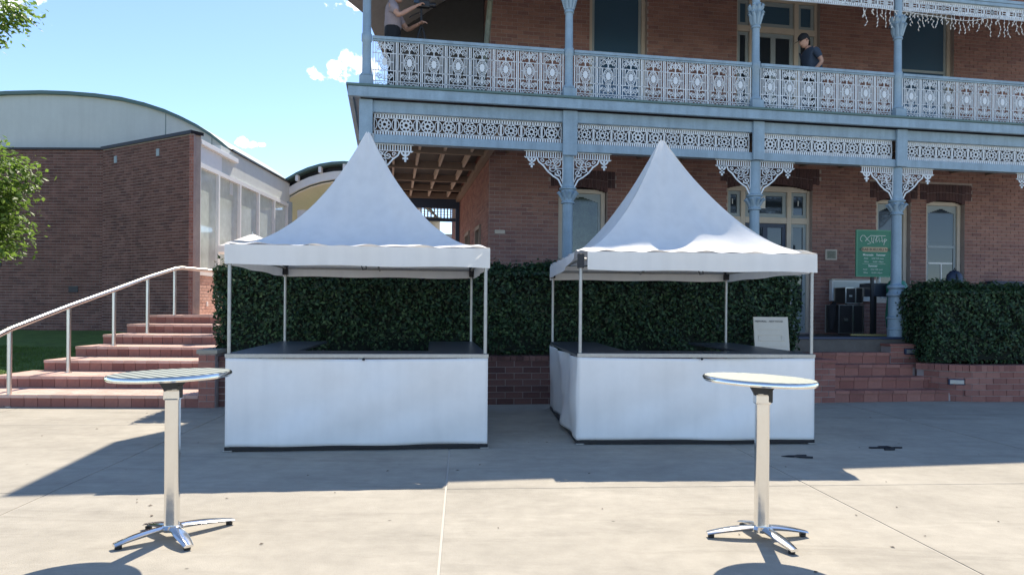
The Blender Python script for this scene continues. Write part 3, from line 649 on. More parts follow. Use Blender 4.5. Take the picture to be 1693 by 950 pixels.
# mural behind left lower window, round white light
def doors(u0, u1, z0, z1, tr, m1, m2, up):
    v = WV; f = MB(); t = .07
    f.box((u0, v+.10, z0), (u0+t, v+.24, z1)); f.box((u1-t, v+.10, z0), (u1, v+.24, z1)); f.box((u0+t, v+.10, z1-.13), (u1-t, v+.24, z1))
    for m in (m1, m2): f.box((m-.055, v+.09, z0), (m+.055, v+.24, z1-.131))
    for a, b in ((u0+t, m1-.056), (m1+.056, m2-.056), (m2+.056, u1-t)): f.box((a, v+.095, tr-.07), (b, v+.24, tr+.07))
    fo = f.build('door_set', 'cream', H, bevel=.008)
    for k, (a, b) in enumerate(((u0+t, m1-.056), (m1+.056, m2-.056), (m2+.056, u1-t))):
        a += .002; b -= .002
        for (c, d, low) in ((tr+.072, z1-.135, 0), (z0+.0, tr-.072, 1)):
            s = MB(); q = .075 if k != 1 else .09
            s.box((a, v+.14, c), (a+q, v+.19, d)); s.box((b-q, v+.14, c), (b, v+.19, d)); s.box((a+q, v+.14, d-q), (b-q, v+.19, d)); s.box((a+q, v+.14, c), (b-q, v+.19, c+(q if not low else .5)))
            if low and k == 1: s.box(((a+b)/2-.06, v+.14, c+.5), ((a+b)/2+.06, v+.19, d-q))
            s.build('door_leaf' if (low and k == 1) else 'sidelight_frame' if low else 'transom_frame', ('greyp' if (up or k != 1 or not low) else 'bluebox'), fo)
            MB().box((a+q, v+.165, c+q), (b-q, v+.17, d-q)).build('pane', 'blind' if (up and not low) else 'glass', fo)
    return fo
doors(8.3, 10.4, 5.42, 9.0, 8.20, 8.72, 9.86, True)
ds = doors(8.1, 10.24, FL, 4.54, 3.74, 8.54, 9.71, False)
MB().box((8.75, WV+.13, 4.02), (9.12, WV+.139, 4.32)).build('notice', 'whitep', ds)
MB().box((8.28, WV+.128, 4.1), (8.30, WV+.137, 4.22)).build('door_sticker', 'whitep', ds)
MB().box((9.95, WV+.128, 4.1), (9.97, WV+.137, 4.22)).build('door_sticker', 'whitep', ds)
# air vents in the brickwork
def vent(u, z, w_=.22, h_=.08):
    m = MB(); m.box((u, WV-.02, z), (u+w_, WV-.0095, z+h_)); 
    for k in range(5): m.box((u+.02+k*(w_-.04)/5, WV-.024, z+.015), (u+.02+k*(w_-.04)/5+.018, WV-.0205, z+h_-.015))
    m.build('air_vent', 'cream', H)
vent(2.68, 3.25)

# things on the verandah ---------------------------------------------------
def hw(u, v, z=0.):  # hotel local -> world
    return H_M @ Vector((u, v, z))
H_M = Matrix.Translation(P0) @ Matrix.Rotation(AB, 4, 'Z')
def text(body, size, loc, parent, m, extr=.001, align='CENTER', rot=(PI/2, 0, 0), name='lettering', font=None, shear=0., bold=0.):
    cu = bpy.data.curves.new(name, 'FONT'); cu.body = body; cu.size = size; cu.extrude = extr; cu.align_x = align; cu.shear = shear; cu.offset = bold; cu.resolution_u = 2
    o = bpy.data.objects.new(name, cu); COL.objects.link(o); dg = bpy.context.evaluated_depsgraph_get()
    me = bpy.data.meshes.new_from_object(o.evaluated_get(dg)); COL.objects.unlink(o); bpy.data.objects.remove(o)
    me.materials.clear(); me.materials.append(M[m]); return link(name, me, parent, loc, rot)
pl = thing('wall_plaque', 'small square engraved plaque in a pale frame beside the entrance doors', 'plaque', hw(10.57, WV-.03, 0), AB)
MB().box((0, -.01, 2.83), (.30, .015, 3.08)).build('frame', 'cream', pl); MB().box((.035, -.016, 2.865), (.265, -.0105, 3.045)).build('plate', 'brass', pl)
for k in range(5): MB().box((.06, -.019, 2.89+k*.03), (.24-.02*(k % 2), -.0165, 2.898+k*.03)).build('engraved_line', 'darkprint', pl)
wb = thing('notice_box', 'pale grey wall cabinet on the bricks left of the black cases', 'cabinet', hw(10.68, WV-.14, 0), AB)
MB().box((0, 0, 1.86), (1.15, .12, 2.36)).build('cabinet', 'whitep', wb, bevel=.01); MB().box((.04, -.012, 1.90), (1.11, -.001, 2.32)).build('door', 'white', wb); MB().box((-.03, -.03, 2.363), (1.25, .12, 2.385)).build('top_board', 'cream', wb)
# green sign on a stand
sg = thing('menu_sign', 'green menu sign board with pale lettering on a post by the blue column', 'sign', hw(10.63, .95, FL), AB+R(-4))
MB().cbox((0, .0, 1.75), (.76, .03, .96)).build('board', 'green_sign', sg, bevel=.006)
e = MB(); e.box((-.40, -.022, 1.25), (-.37, .02, 2.25)); e.box((.37, -.022, 1.25), (.40, .02, 2.25)); e.box((-.37, -.022, 1.25), (.37, .02, 1.275)); e.box((-.37, -.022, 2.225), (.37, .02, 2.25)); e.build('frame', 'green_edge', sg)
MB().box((-.03, .02, .03), (.03, .06, 1.9)).build('post', 'black', sg); MB().box((-.25, -.1, 0), (.25, .25, .03)).build('foot', 'black', sg)
sc = MB(); y_ = -.021
for pts in ([(-.31, 2.08), (-.27, 2.13), (-.22, 2.13), (-.17, 2.07), (-.13, 2.02)], [(-.31, 2.08), (-.31, 2.03), (-.27, 2.00)], [(-.20, 2.01), (-.14, 2.08), (-.08, 2.13), (.26, 2.13)], [(-.13, 2.03), (-.07, 1.97), (-.15, 1.95)], [(-.06, 2.10), (-.05, 2.0), (.0, 1.97)],
            [(.0, 2.11), (-.02, 1.99)], [(.02, 2.02), (.06, 2.10), (.04, 1.98)], [(.04, 2.10), (.10, 2.10)], [(.07, 2.0), (.12, 2.09), (.12, 1.99), (.17, 2.03)], [(.17, 2.11), (.19, 1.99), (.23, 2.04)], [(.24, 2.07), (.22, 1.93)], [(.24, 2.06), (.29, 2.05), (.24, 2.0)]):
    sc.stroke(pts, .011, .002, y_)
sc.build('script_lettering', 'print', sg)
n = 10; pill = [(x, z) for x, z in arc2(.27, 1.835, .05, .05, -90, 90, n)]+[(x, z) for x, z in arc2(-.23, 1.835, .05, .05, 90, 270, n)]
MB().prism(pill, 1, -.0215, -.0185).build('banner', 'tanprint', sg)
text('CRAB BUELUELI NG', .078, (.02, -.0225, 1.808), sg, 'darkprint', bold=.001)
text('Mountain', .062, (-.13, -.0165, 1.70), sg, 'print', bold=.0015); text('Summer', .062, (.16, -.0165, 1.70), sg, 'print', bold=.0015)
text('Adult      8.00-9.00 noon', .045, (.0, -.0165, 1.63), sg, 'print'); text('Wine       10.00-1.00pm', .045, (0, -.0165, 1.56), sg, 'print')
text('Summer', .062, (-.02, -.0165, 1.465), sg, 'print', bold=.0015)
text('Adult      8.00-9.00 noon', .045, (-.02, -.0165, 1.395), sg, 'print'); text('Wine      10.00-1.00pm', .045, (-.02, -.0165, 1.325), sg, 'print')
MB().box((-.26, -.018, 1.527), (.26, -.0155, 1.531)).build('rule_line', 'print', sg)
# flight cases
def case(label, u, v, z, w_, d_, h_, rz=0):
    c = thing('road_case', label, 'road case', hw(u, v, z), AB+rz)
    MB().box((.012, .012, .03), (w_-.012, d_-.012, h_-.012)).build('case_body', 'black', c, bevel=.004)
    e = MB(); t = .022
    for x in (0, w_*.55, w_-t):
        e.box((x, 0, .02), (x+t, .0118, h_)); 
    for zz in (.02, h_-t): e.box((t, 0.001, zz), (w_-t, .011, zz+t))
    for x in (0, w_-t): e.box((x, .0121, h_-.0119), (x+t, d_, h_)); e.box((x, d_-t, .02), (x+t, d_, h_-.012))
    e.build('metal_edge', 'stainless', c)
    MB().box((w_*.2, -.012, h_*.45), (w_*.36, -.001, h_*.55)).build('latch', 'stainless', c)
    for sx in (.06, w_-.06): MB().tube([(sx-.015, .06, .02), (sx+.015, .06, .02)], .02, 10).build('castor', 'black', c)
    return c
case('large black road case with metal edges, standing on the verandah floor', 10.20, 1.5, FL, .62, .5, .66)
case('small black road case with metal edges, on top of the larger case', 10.36, 1.5, FL+.661, .44, .42, .38)
jk = thing('jacket', 'black jacket hanging over the left side of the large road case', 'jacket', hw(10.13, 1.55, FL), AB)
m = MB(); m.tube([(.03, 0, .64), (.0, 0, .68), (-.05, 0, .62), (-.07, .0, .45), (-.06, .02, .25), (-.08, 0, .1)], [.03, .07, .08, .085, .06, .03], 10, flat=.9); m.build('jacket_cloth', 'blackcloth', jk, smooth=True)
sp = thing('serving_table', 'black box-topped stand behind the blue column, under the green sign', 'stand', hw(10.85, 1.15, FL), AB)
MB().box((-.05, 0, .84), (.68, .5, 1.13)).build('box_top', 'counter', sp, bevel=.01); MB().box((.0, .1, 0), (.09, .2, .839)).build('leg', 'black', sp); MB().box((.58, .1, 0), (.66, .2, .839)).build('leg', 'black', sp); MB().box((.10, -.05, .80), (.7, .0, .83)).build('shelf', 'whitep', sp)
bt = thing('bottle', 'small clear bottle with pale label standing on the black stand', 'bottle', hw(11.02, 1.3, FL+1.131), AB)
MB().lathe((0, 0, 0), [(.04, 0), (.04, .12), (.015, .17), (.015, .21)], 12).build('bottle_body', 'gglass', bt, smooth=True); MB().lathe((0, 0, 0), [(.0405, .03), (.0405, .10)], 12).build('bottle_label', 'whitep', bt)
yk = thing('plank', 'thin yellowish timber plank lying on the verandah floor edge', 'plank', hw(10.25, .75, FL), AB-.25); MB().box((-.25, -.03, .0), (.85, .03, .035)).build('plank_board', 'yellow', yk)
cb = thing('storage_bag', 'green plastic bag bundled beside the blue column, above the hedge', 'bag', hw(11.2, .95, FL), AB)
m = MB(); m.lathe((0, 0, 0), [(.16, 0), (.2, .4), (.17, .8), (.19, 1.05), (.14, 1.17), (.05, 1.2)], 14, sx=1.2); m.build('bag_body', 'foilgreen', cb, smooth=True)
bp = thing('backpack', 'dark rounded backpack standing in front of the right ground-floor window', 'backpack', hw(13.45, 1.9, FL), AB)
m = MB(); m.lathe((0, 0, 0), [(.19, .75), (.22, .85), (.22, 1.2), (.19, 1.38), (.10, 1.47), (.02, 1.49)], 16, sy=.6); m.build('pack_body', 'bluebox', bp, smooth=True)
m = MB(); m.tube([(-.05, -.12, 1.4), (-.03, -.155, 1.2), (-.04, -.145, .9)], .015, 6); m.tube([(-.04, 0, 1.46), (0, 0, 1.54), (.05, 0, 1.46)], .012, 6); m.build('strap', 'black', bp)
MB().box((-.25, -.2, .70), (.25, .2, .749)).build('pack_stand', 'floorb', bp); MB().box((-.04, -.04, 0), (.04, .04, .70)).build('stand_leg', 'floorb', bp)
bx = thing('meter_box', 'dark navy box on the brick wall above the right hedge', 'box', hw(14.95, WV-.22, 0), AB)
MB().box((0, 0, 1.95), (.85, .2, 2.36)).build('box_body', 'bluebox', bx, bevel=.012); MB().box((-.03, -.03, 2.362), (.88, .2, 2.39)).build('lid', 'bluebox', bx)
# icicle lights under the upper eave
sL = thing('string_lights', 'white icicle string lights hanging under the upper eave at top right', 'string lights', hw(9.6, -.06, 0), AB)
m = MB(); bl_ = MB(); L_ = 7.6; pts = []
for i in range(60):
    x = L_*i/59; z = 7.66 - (.05*math.sin(x*1.9)**2 + (.1*(1-((x-1.9)/.9)**2) if 1.0 < x < 2.8 else 0)); pts.append((x, 0, z))
m.tube(pts, .006, 5)
for i in range(74):
    x = L_*i/73+random.uniform(-.02, .02); l = random.choice([.1, .18, .26, .34]); q = [(x, 0, 7.63)]
    for k in range(1, 6): q.append((x+random.uniform(-.03, .03), random.uniform(-.02, .02), 7.63-l*k/5))
    m.tube(q, .004, 4)
    for p in q[1:]: bl_.tube([p, (p[0]+random.uniform(-.03, .03), p[1], p[2]-.035)], [.012, .006], 5)
m.build('cable', 'whitep', sL); bo = bl_.build('bulb', 'bulb', sL); bo['kind'] = 'stuff'

# ------------------------------------------------------------------ low brick garden wall
gw = thing('garden_wall', 'low dark brick retaining wall under the long hedge', 'wall', (-4.72, 11.50, 0), A7)
brickwall(gw, F(Vector((0, 0, 0))), 0, 9.9, 0, .74, bl=.30, bh=.106, thick=.25, bm='gal_brick', mm_='mortar_light', limit=220, pick=lambda p: -.5 < p.x < .7)
for i in range(0, 92):
    m = MB(); x = i*.1076; m.box((x+.004, -.02, .743), (x+.1036, .27, .815+random.uniform(-.003, .003)), tone()); m.build('coping_brick', 'gal_brick', gw)
MB().box((.05, .28, 0), (9.85, 1.5, .78)).build('soil_bed', 'soil', gw)
pr_ = thing('brick_pier', 'square brick pier with grey cap at the right end of the left stairs', 'pier', (-4.98, 11.36, 0), R(3))
brickwall(pr_, F(Vector((0, 0, 0))), 0, .26, 0, .86, bl=.26, bh=.106, thick=3.5, bm='paver', limit=60)
brickwall(pr_, Matrix.Translation((0, 3.5, 0)) @ Matrix.Rotation(-PI/2, 4, 'Z'), 0, 3.49, 0, .86, bl=.26, bh=.106, thick=.02, bm='paver', limit=0, name='pier_side')
MB().box((-.03, -.03, .862), (.30, 3.5, .93)).build('cap', 'concrete', pr_, bevel=.01)

# ------------------------------------------------------------------ left stairs
ST = thing('brick_stairs', 'wide red brick stairs with steel handrail posts leading up to the left', 'stairs', (-8.65, 11.30, 0), R(1.5))
RS, TR, NS = .2, 1.0, 7
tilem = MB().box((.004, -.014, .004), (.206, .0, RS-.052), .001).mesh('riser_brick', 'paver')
for k in range(NS):
    x0 = -1.8 if k == 0 else (-.25 if k == 1 else 0.); x1 = 3.85 if k < 6 else 5.5; y0 = k*TR; z0 = k*RS
    y1 = (k+1)*TR+.06 if k < NS-1 else 16.
    s = MB().box((x0, y0, max(-.05, z0-.1)), (x1, y1, z0+RS-.055)).build('step', 'mortar', ST)
    nb = int((x1-x0)/.21)
    for i in range(nb):
        if len([1 for c in s.children]) < 300: link('riser_brick', tilem, s, (x0+i*.21, y0, z0))
    # tread slab: individual nosing bricks + stuff pavers
    for i in range(nb):
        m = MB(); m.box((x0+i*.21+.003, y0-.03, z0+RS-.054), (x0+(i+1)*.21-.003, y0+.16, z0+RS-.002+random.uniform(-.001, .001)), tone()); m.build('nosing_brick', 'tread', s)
    st = MB(); ye = y1 if k < NS-1 else y0+8; j = 0; y = y0+.165
    while y < ye-.02:
        xx = x0-(.1 if j % 2 else 0)
        while xx < x1-.02:
            a = max(xx, x0); b = min(xx+.21, x1)
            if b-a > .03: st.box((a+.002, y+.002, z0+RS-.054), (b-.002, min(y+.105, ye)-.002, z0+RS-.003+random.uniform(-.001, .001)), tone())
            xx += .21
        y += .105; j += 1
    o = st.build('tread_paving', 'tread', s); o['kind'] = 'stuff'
# cheek wall visible at left edge below treads is the step ends themselves
HR = thing('handrail', 'round stainless steel handrail on posts climbing the left brick stairs', 'handrail', (-7.98, 11.42, 0), R(1.5))
hp = []
for i, (y, zb, xo) in enumerate([(-.08, 0, 0), (1.55, .4, -.03), (3.15, .8, -.06), (4.65, 1.0, -.1), (6.05, 1.2, -.12), (7.45, 1.4, .42)]):
    zt = [1.23, 1.60, 1.94, 2.26, 2.51, 2.52][i]
    MB().tube([(xo, y, zb), (xo, y, zt-.015)], .036, 12).build('rail_post', 'stainless', HR, smooth=True)
    MB().lathe((xo, y, zb), [(.06, 0), (.06, .012), (.037, .014)], 14).build('base_flange', 'stainless', HR, smooth=True)
    hp.append((xo, y, zt))
rail = [(.08, -1.6, .80)]+hp[:5]; rail[-1] = (-.12, 6.05, 2.53); rail += [(-.07, 6.3, 2.56), (.42, 7.45, 2.54), (1.6, 10, 2.54)]
MB().tube(rail, .045, 12).build('top_rail', 'stainless', HR, smooth=True)

# ------------------------------------------------------------------ right stairs and curved wall
RT = thing('entrance_steps', 'red brick entrance steps up to the verandah, right of the right stall', 'steps', (5.22, 12.62, 0), R(8))
tile2 = MB().box((.004, -.012, .004), (.276, 0, .146), .001).mesh('riser_brick', 'paver')
for k in range(5):
    y0 = k*.29; z0 = k*.208; x1 = [2.95, 2.95, 2.55, 2.55, 2.2][k]; x0 = .53
    s = MB().box((x0, y0, max(0, z0-.1)), (x1, y0+.5, z0+.153)).build('step', 'mortar', RT)
    nb = int((x1-x0)/.28)
    for i in range(nb): link('riser_brick', tile2, s, (x0+i*.28, y0, z0))
    for i in range(nb):
        m = MB(); m.box((x0+i*.28+.004, y0-.035, z0+.154), (x0+(i+1)*.28-.004, y0+.30, z0+.206), tone()); m.build('nosing_brick', 'paver', s)
brickwall(RT, F(Vector((0, -.04, 0))), 0, .52, 0, .70, bl=.26, bh=.1, thick=1.5, bm='paver', limit=20, name='flank_pier')
MB().box((-.02, -.07, .702), (.55, 1.5, .76)).build('pier_cap', 'paver', RT, bevel=.008)
brickwall(RT, F(Vector((2.22, .84, 0))), 0, .75, 0, .95, bl=.28, bh=.105, thick=.7, bm='paver', limit=40, name='flank_wall')
MB().box((2.2, .81, .952), (3.0, 1.55, 1.0)).build('wall_cap', 'paver', RT, bevel=.008)
CW = thing('curved_wall', 'low curved brick retaining wall with soldier coping under the right hedge', 'wall', (8.05, 12.98, 0), 0)
path = [(-.42, .46), (-.25, .22), (-.03, .03), (.28, -.05), (.7, -.03), (1.5, .05), (3.2, .22), (6.0, .5)]
bmesh_ = MB().box((-.13+.004, -.01, .004), (.13-.004, .03, .101), .001).mesh('brick', 'paver')
cop = MB().box((-.052, -.03, 0), (.052, .24, .11), .001).mesh('coping_brick', 'paver')
def along(path, step, off=0.):
    P = [Vector((p[0], p[1], 0)) for p in path]; d = off; out = []; acc_ = 0
    for a, b in zip(P, P[1:]):
        L = (b-a).length; ang = math.atan2(b.y-a.y, b.x-a.x)
        while d <= acc_+L: out.append((a+(b-a)*((d-acc_)/L), ang)); d += step
        acc_ += L
    return out
m = MB()
for a, b in zip(path, path[1:]):
    ang = math.atan2(b[1]-a[1], b[0]-a[0]); L = math.hypot(b[0]-a[0], b[1]-a[1]); m.T = Matrix.Translation((a[0], a[1], 0)) @ Matrix.Rotation(ang, 4, 'Z'); m.box((-.0, .002, 0), (L+.02, .22, .555))
cwall = m.build('wall_core', 'mortar', CW)
for j in range(5):
    for p, ang in along(path, .262, .13 if j % 2 else .26):
        link('brick', bmesh_, cwall, (p.x, p.y, j*.108), (0, 0, ang+random.uniform(-.01, .01)))
for p, ang in along(path, .108, .05): link('coping_brick', cop, cwall, (p.x, p.y, .552), (0, 0, ang))
MB().box((.3, .3, 0), (6, 1.8, .62)).build('soil_bed', 'soil', CW)
for (x, y, z, rz) in ((7.55, 13.63, .66, 0), ):
    pass
def steplight(par, x, y, z, rz, label):
    t = thing('wall_light', label, 'wall light', (x, y, z), rz); MB().box((-.14, -.02, 0), (.14, .03, .11)).build('housing', 'bluebox', t, bevel=.01); MB().box((-.115, -.025, .02), (.115, -.0205, .09)).build('lens', 'galv', t)
steplight(RT, 7.72, 13.785, .80, R(8), 'small grey recessed step light in the upper flank wall of the right steps')
steplight(RT, 8.1, 12.985, .30, R(-12), 'small grey recessed light low in the curved brick wall')
# interpretive sign
sb = thing('information_board', 'beige information board with dark heading, leaning in front of the hedge behind the right stall', 'sign', (4.33, 11.88, 0), R(6))
m = MB(); m.T = Matrix.Translation((0, 0, .92)) @ Matrix.Rotation(R(-8), 4, 'X'); m.box((-.29, -.012, 0), (.31, .012, .60)); m.build('board', 'beige', sb)
for sx in (-.2, .2): MB().box((sx-.02, .015, 0), (sx+.02, .05, 1.2)).build('post', 'galv', sb)
text('MEMORIAL - NEW HOUSE', .042, (-.03, .047, 1.43), sb, 'darkprint', rot=(PI/2+R(8), 0, 0)).location.y = .048
for k in range(4): m = MB(); m.T = Matrix.Translation((0, 0, .92)) @ Matrix.Rotation(R(-8), 4, 'X'); m.box((-.24, -.0135, .1+k*.095), (.26-.03*k, -.0125, .104+k*.095)); m.build('print_line', 'tanprint', sb)

# ------------------------------------------------------------------ gallery building at left
GB = thing('gallery_building', 'modern brick gallery with curved white roof end and tall pale windows', 'building', (-8.6, 19, 0), 0)
def gl(x, y, z=0): return Vector((x+8.6, y-19, z))
# angled brick wing
a1 = math.atan2(21.06-19, -12.1+8.58); Lw = math.hypot(3.52, 2.06)
fr = Matrix.Translation(gl(-12.1, 21.06)) @ Matrix.Rotation(math.atan2(19-21.06, 3.52), 4, 'Z')
brickwall(GB, fr, 0, Lw, .8, 6.2, bm='gal_brick', mm_='mortar_light', limit=300, thick=.3, name='brick_wing', pick=lambda p: p.z > 2.3, bl=.235, bh=.084)
fr2 = Matrix.Translation(gl(-19, 21.2)) @ Matrix.Rotation(R(-1), 4, 'Z')
brickwall(GB, fr2, 0, 6.95, .6, 6.2, ops=[], bm='gal_brick', mm_='mortar_light', limit=60, thick=.3, name='brick_wall', bl=.235, bh=.084, pick=lambda p: p.z > 3.5 and p.x > -14)
wm = MB(); wm.T = fr; wm.box((-.05, -.05, 6.201), (Lw+.06, .34, 6.29)); wm.build('wall_coping', 'hwood', GB)
wm = MB(); wm.T = fr2; wm.box((0, -.05, 6.201), (6.9, .34, 6.26)); wm.build('wall_coping', 'hwood', GB)
# downpipe slots under coping
for x in (.6, 2.6):
    m = MB(); m.T = fr; m.box((x, -.03, 5.75), (x+.13, -.0095, 5.95)); m.build('weep_hole', 'greyp', GB)
for (x, z) in ((3.6, 2.75), (5.9, 2.0)):
    m = MB(); m.T = fr2; m.box((x, -.025, z), (x+.28, -.0095, z+.18)); m.build('air_vent', 'darkboard', GB)
# sunlit corner reveal, its light painted in as a strip of brighter brick
brickwall(GB, Matrix.Translation(gl(-8.62, 19.0)), 0, .12, .8, 6.2, bm='paver', mm_='mortar', limit=0, thick=.3, name='sunlit_reveal', bl=.12, bh=.084)
# window wall along x=-8.5 from y=19.35 to 27
X = -8.52
low = Matrix.Translation(gl(X, 27.0)) @ Matrix.Rotation(-PI/2, 4, 'Z')   # face normal -x ... flipped below
lowf = Matrix.Translation(gl(X, 19.3)) @ Matrix.Rotation(PI/2, 4, 'Z')   # X axis runs +y, normal -Y_local = +x
brickwall(GB, lowf, 0, 7.7, 1.2, 2.46, bm='tread', mm_='mortar_light', limit=120, thick=.3, name='sill_wall', bl=.235, bh=.084)  # bricks take the paver tone with sunlight painted in
fm = MB(); fm.T = lowf
fm.box((0, -.05, 2.461), (7.7, .2, 2.56)); fm.box((0, -.04, 5.40), (7.7, .2, 5.52))
mul = [0, 1.28, 2.9, 4.55, 6.1, 7.55]
for q in mul: fm.box((q, -.04, 2.561), (q+.10, .2, 5.399))
wf = fm.build('window_frame', 'whitep', GB)
for a, b in zip(mul, mul[1:]):
    p = MB(); p.T = lowf; p.box((a+.101, .05, 2.562), (b-.001, .062, 5.398)); p.build('pane', 'gglass', wf)
m = MB(); m.T = lowf; m.box((.0, -.01, 5.521), (1.55, .2, 6.0)); m.build('white_panel', 'whitep', GB)
m = MB(); m.T = lowf; m.box((0, -.10, 6.001), (2.6, .2, 6.13)); m.build('ledge', 'whitep', GB, bevel=.01)
m = MB(); m.T = lowf; m.box((1.552, .02, 5.521), (8.0, .3, 6.32)); m.build('parapet', 'white', GB)
m = MB(); m.T = lowf; m.box((2.3, -.05, 6.321), (8.0, .35, 6.37)); m.build('parapet_trim', 'hwood', GB)
# interior glow items behind glass are not built; curved gable
arcp = [(-19.5, 7.3), (-18, 7.6), (-16.5, 7.82), (-15.26, 7.93), (-14.2, 7.96), (-13.4, 7.94), (-12.56, 7.88), (-11.8, 7.78), (-11.1, 7.62), (-10.5, 7.43), (-10.0, 7.22), (-9.5, 6.97), (-9.1, 6.72), (-8.75, 6.45), (-8.55, 6.28)]
yG = 21.55
def gable(xa, xb, name):
    pts = [p for p in arcp if xa-1e-6 <= p[0] <= xb+1e-6]
    poly = [(p[0]+8.6, p[1]) for p in pts]+[(pts[-1][0]+8.6, 5.0), (pts[0][0]+8.6, 5.0)]
    return MB().prism(poly, 1, yG-19, yG-19+.25).build(name, 'white', GB)
gable(-19.5, -10.5, 'gable_panel'); 
for xa, xb in ((-10.5, -9.1), (-9.1, -8.55)):
    o = gable(xa, xb, 'gable_panel')
sj = MB()
for x in (-10.5, -9.1): sj.box((x+8.6-.008, yG-19-.006, 5.2), (x+8.6+.008, yG-19-.001, [p[1] for p in arcp if p[0] == x][0]-.02))
sj.build('panel_joint', 'greent', GB)
tr_ = MB()
for (a, b) in zip(arcp, arcp[1:]):
    ang = math.atan2(b[1]-a[1], b[0]-a[0]); L = math.hypot(b[0]-a[0], b[1]-a[1])
    tr_.add([(a[0]+8.6, yG-19-.12, a[1]), (b[0]+8.6, yG-19-.12, b[1]), (b[0]+8.6, yG-19-.12, b[1]+.10), (a[0]+8.6, yG-19-.12, a[1]+.10), (a[0]+8.6, yG-19+6, a[1]), (b[0]+8.6, yG-19+6, b[1]), (b[0]+8.6, yG-19+6, b[1]+.10), (a[0]+8.6, yG-19+6, a[1]+.10)], [(0, 1, 2, 3), (3, 2, 6, 7), (0, 4, 5, 1)])
tr_.build('curved_roof', 'greent', GB)
m = MB(); m.box((gl(-19, 0).x, 7.8, .8), (gl(-8.6, 0).x, 8.1, 6.3)); m.box((gl(-19, 0).x, 2.6, .8), (gl(-18.7, 0).x, 7.8, 6.3)); m.build('rear_wall', 'white', GB)
for (y, z, w_) in ((.55, 1.62, .1), (1.35, 1.62, .14)):
    m = MB(); m.T = lowf; m.box((y, -.03, z), (y+w_, -.0095, z+.13)); m.build('outlet', 'whitep' if w_ < .12 else 'black', GB)
# curved entry canopy further back
CN = thing('entry_canopy', 'small curved canopy with cream underside beyond the gallery windows', 'canopy', (-6.4, 27.5, 0), 0)
cp = arc2(0, 3.2, 3.9, 3.85, 138, 42, 14)
for (dz, name, mt, y0, y1, th) in ((0, 'roof_sheet', 'greent', -.5, 7, .10), (-.52, 'curved_fascia', 'whitep', -.25, -.1, .30), (-.62, 'ceiling_lining', 'creamceil', -.09, 7, .05)):
    m = MB()
    for (a, b) in zip(cp, cp[1:]):
        m.add([(a[0], y0, a[1]+dz), (b[0], y0, b[1]+dz), (b[0], y0, b[1]+dz+th), (a[0], y0, a[1]+dz+th), (a[0], y1, a[1]+dz), (b[0], y1, b[1]+dz), (b[0], y1, b[1]+dz+th), (a[0], y1, a[1]+dz+th)], [(0, 3, 2, 1), (3, 7, 6, 2), (0, 1, 5, 4), (4, 5, 6, 7)])
    m.build(name, mt, CN)
m = MB()
for (a, b) in zip(cp, cp[1:]): m.add([(a[0], 0, a[1]-.22), (b[0], 0, b[1]-.22), (b[0], 0, b[1]), (a[0], 0, a[1])], [(0, 1, 2, 3)])
m.build('shadow_board', 'hwood', CN)
for k in range(1, 14, 2): a = cp[k]; MB().box((a[0]-.05, -.48, a[1]-.22), (a[0]+.05, -.2, a[1]-.001)).build('roof_rib', 'whitep', CN)
MB().lathe((-2.25, -.3, 0), [(.24, 1.2), (.24, 5.6)], 18).build('round_column', 'greyp', CN, smooth=True)
MB().box((-2.9, 6.8, 1.2), (2.9, 7, 6.0)).build('rear_wall', 'creamceil', CN)
m = MB(); m.box((-1.9, -.02, 4.2), (.6, .1, 5.35)); m.build('white_band', 'whitep', CN)
lz2 = MB().box((-9, 17.9, 0), (12, 60, 1.36)).build('upper_terrace', 'concrete'); tag(lz2, kind='structure')
lz2.location.z = -.0
bk = thing('background_building', 'pale rendered low building beyond the end of the side verandah', 'building', (-3, 33, 0), 0)
MB().box((-5.5, 0, 1.3), (6, 6, 4.8)).build('wall', 'straw', bk); MB().box((-5.8, -.4, 4.801), (6.3, 6.4, 5.0)).build('roof', 'greyp', bk); MB().box((.2, -.03, 2.3), (1.6, -.001, 4.2)).build('window', 'glass', bk)
# white umbrella on the landing
um = thing('cafe_umbrella', 'white umbrella on the landing, partly behind the left stall canopy', 'umbrella', (-7.25, 19.9, 1.4), 0)
m = MB(); n = 8
m.add([(0, 0, 2.25)]+[(.95*math.cos(2*PI*k/n), .95*math.sin(2*PI*k/n), 1.85) for k in range(n)]+[(.95*math.cos(2*PI*k/n), .95*math.sin(2*PI*k/n), 1.68) for k in range(n)], [(0, k+1, (k+1) % n+1) for k in range(n)]+[(k+1, k+1+n, (k+1) % n+1+n, (k+1) % n+1) for k in range(n)])
m.build('canopy', 'canvas', um); MB().tube([(0, 0, 0), (0, 0, 2.3)], .025, 8).build('pole', 'stainless', um); MB().lathe((0, 0, 0), [(.25, 0), (.25, .06), (.05, .09)], 16).build('base', 'black', um)

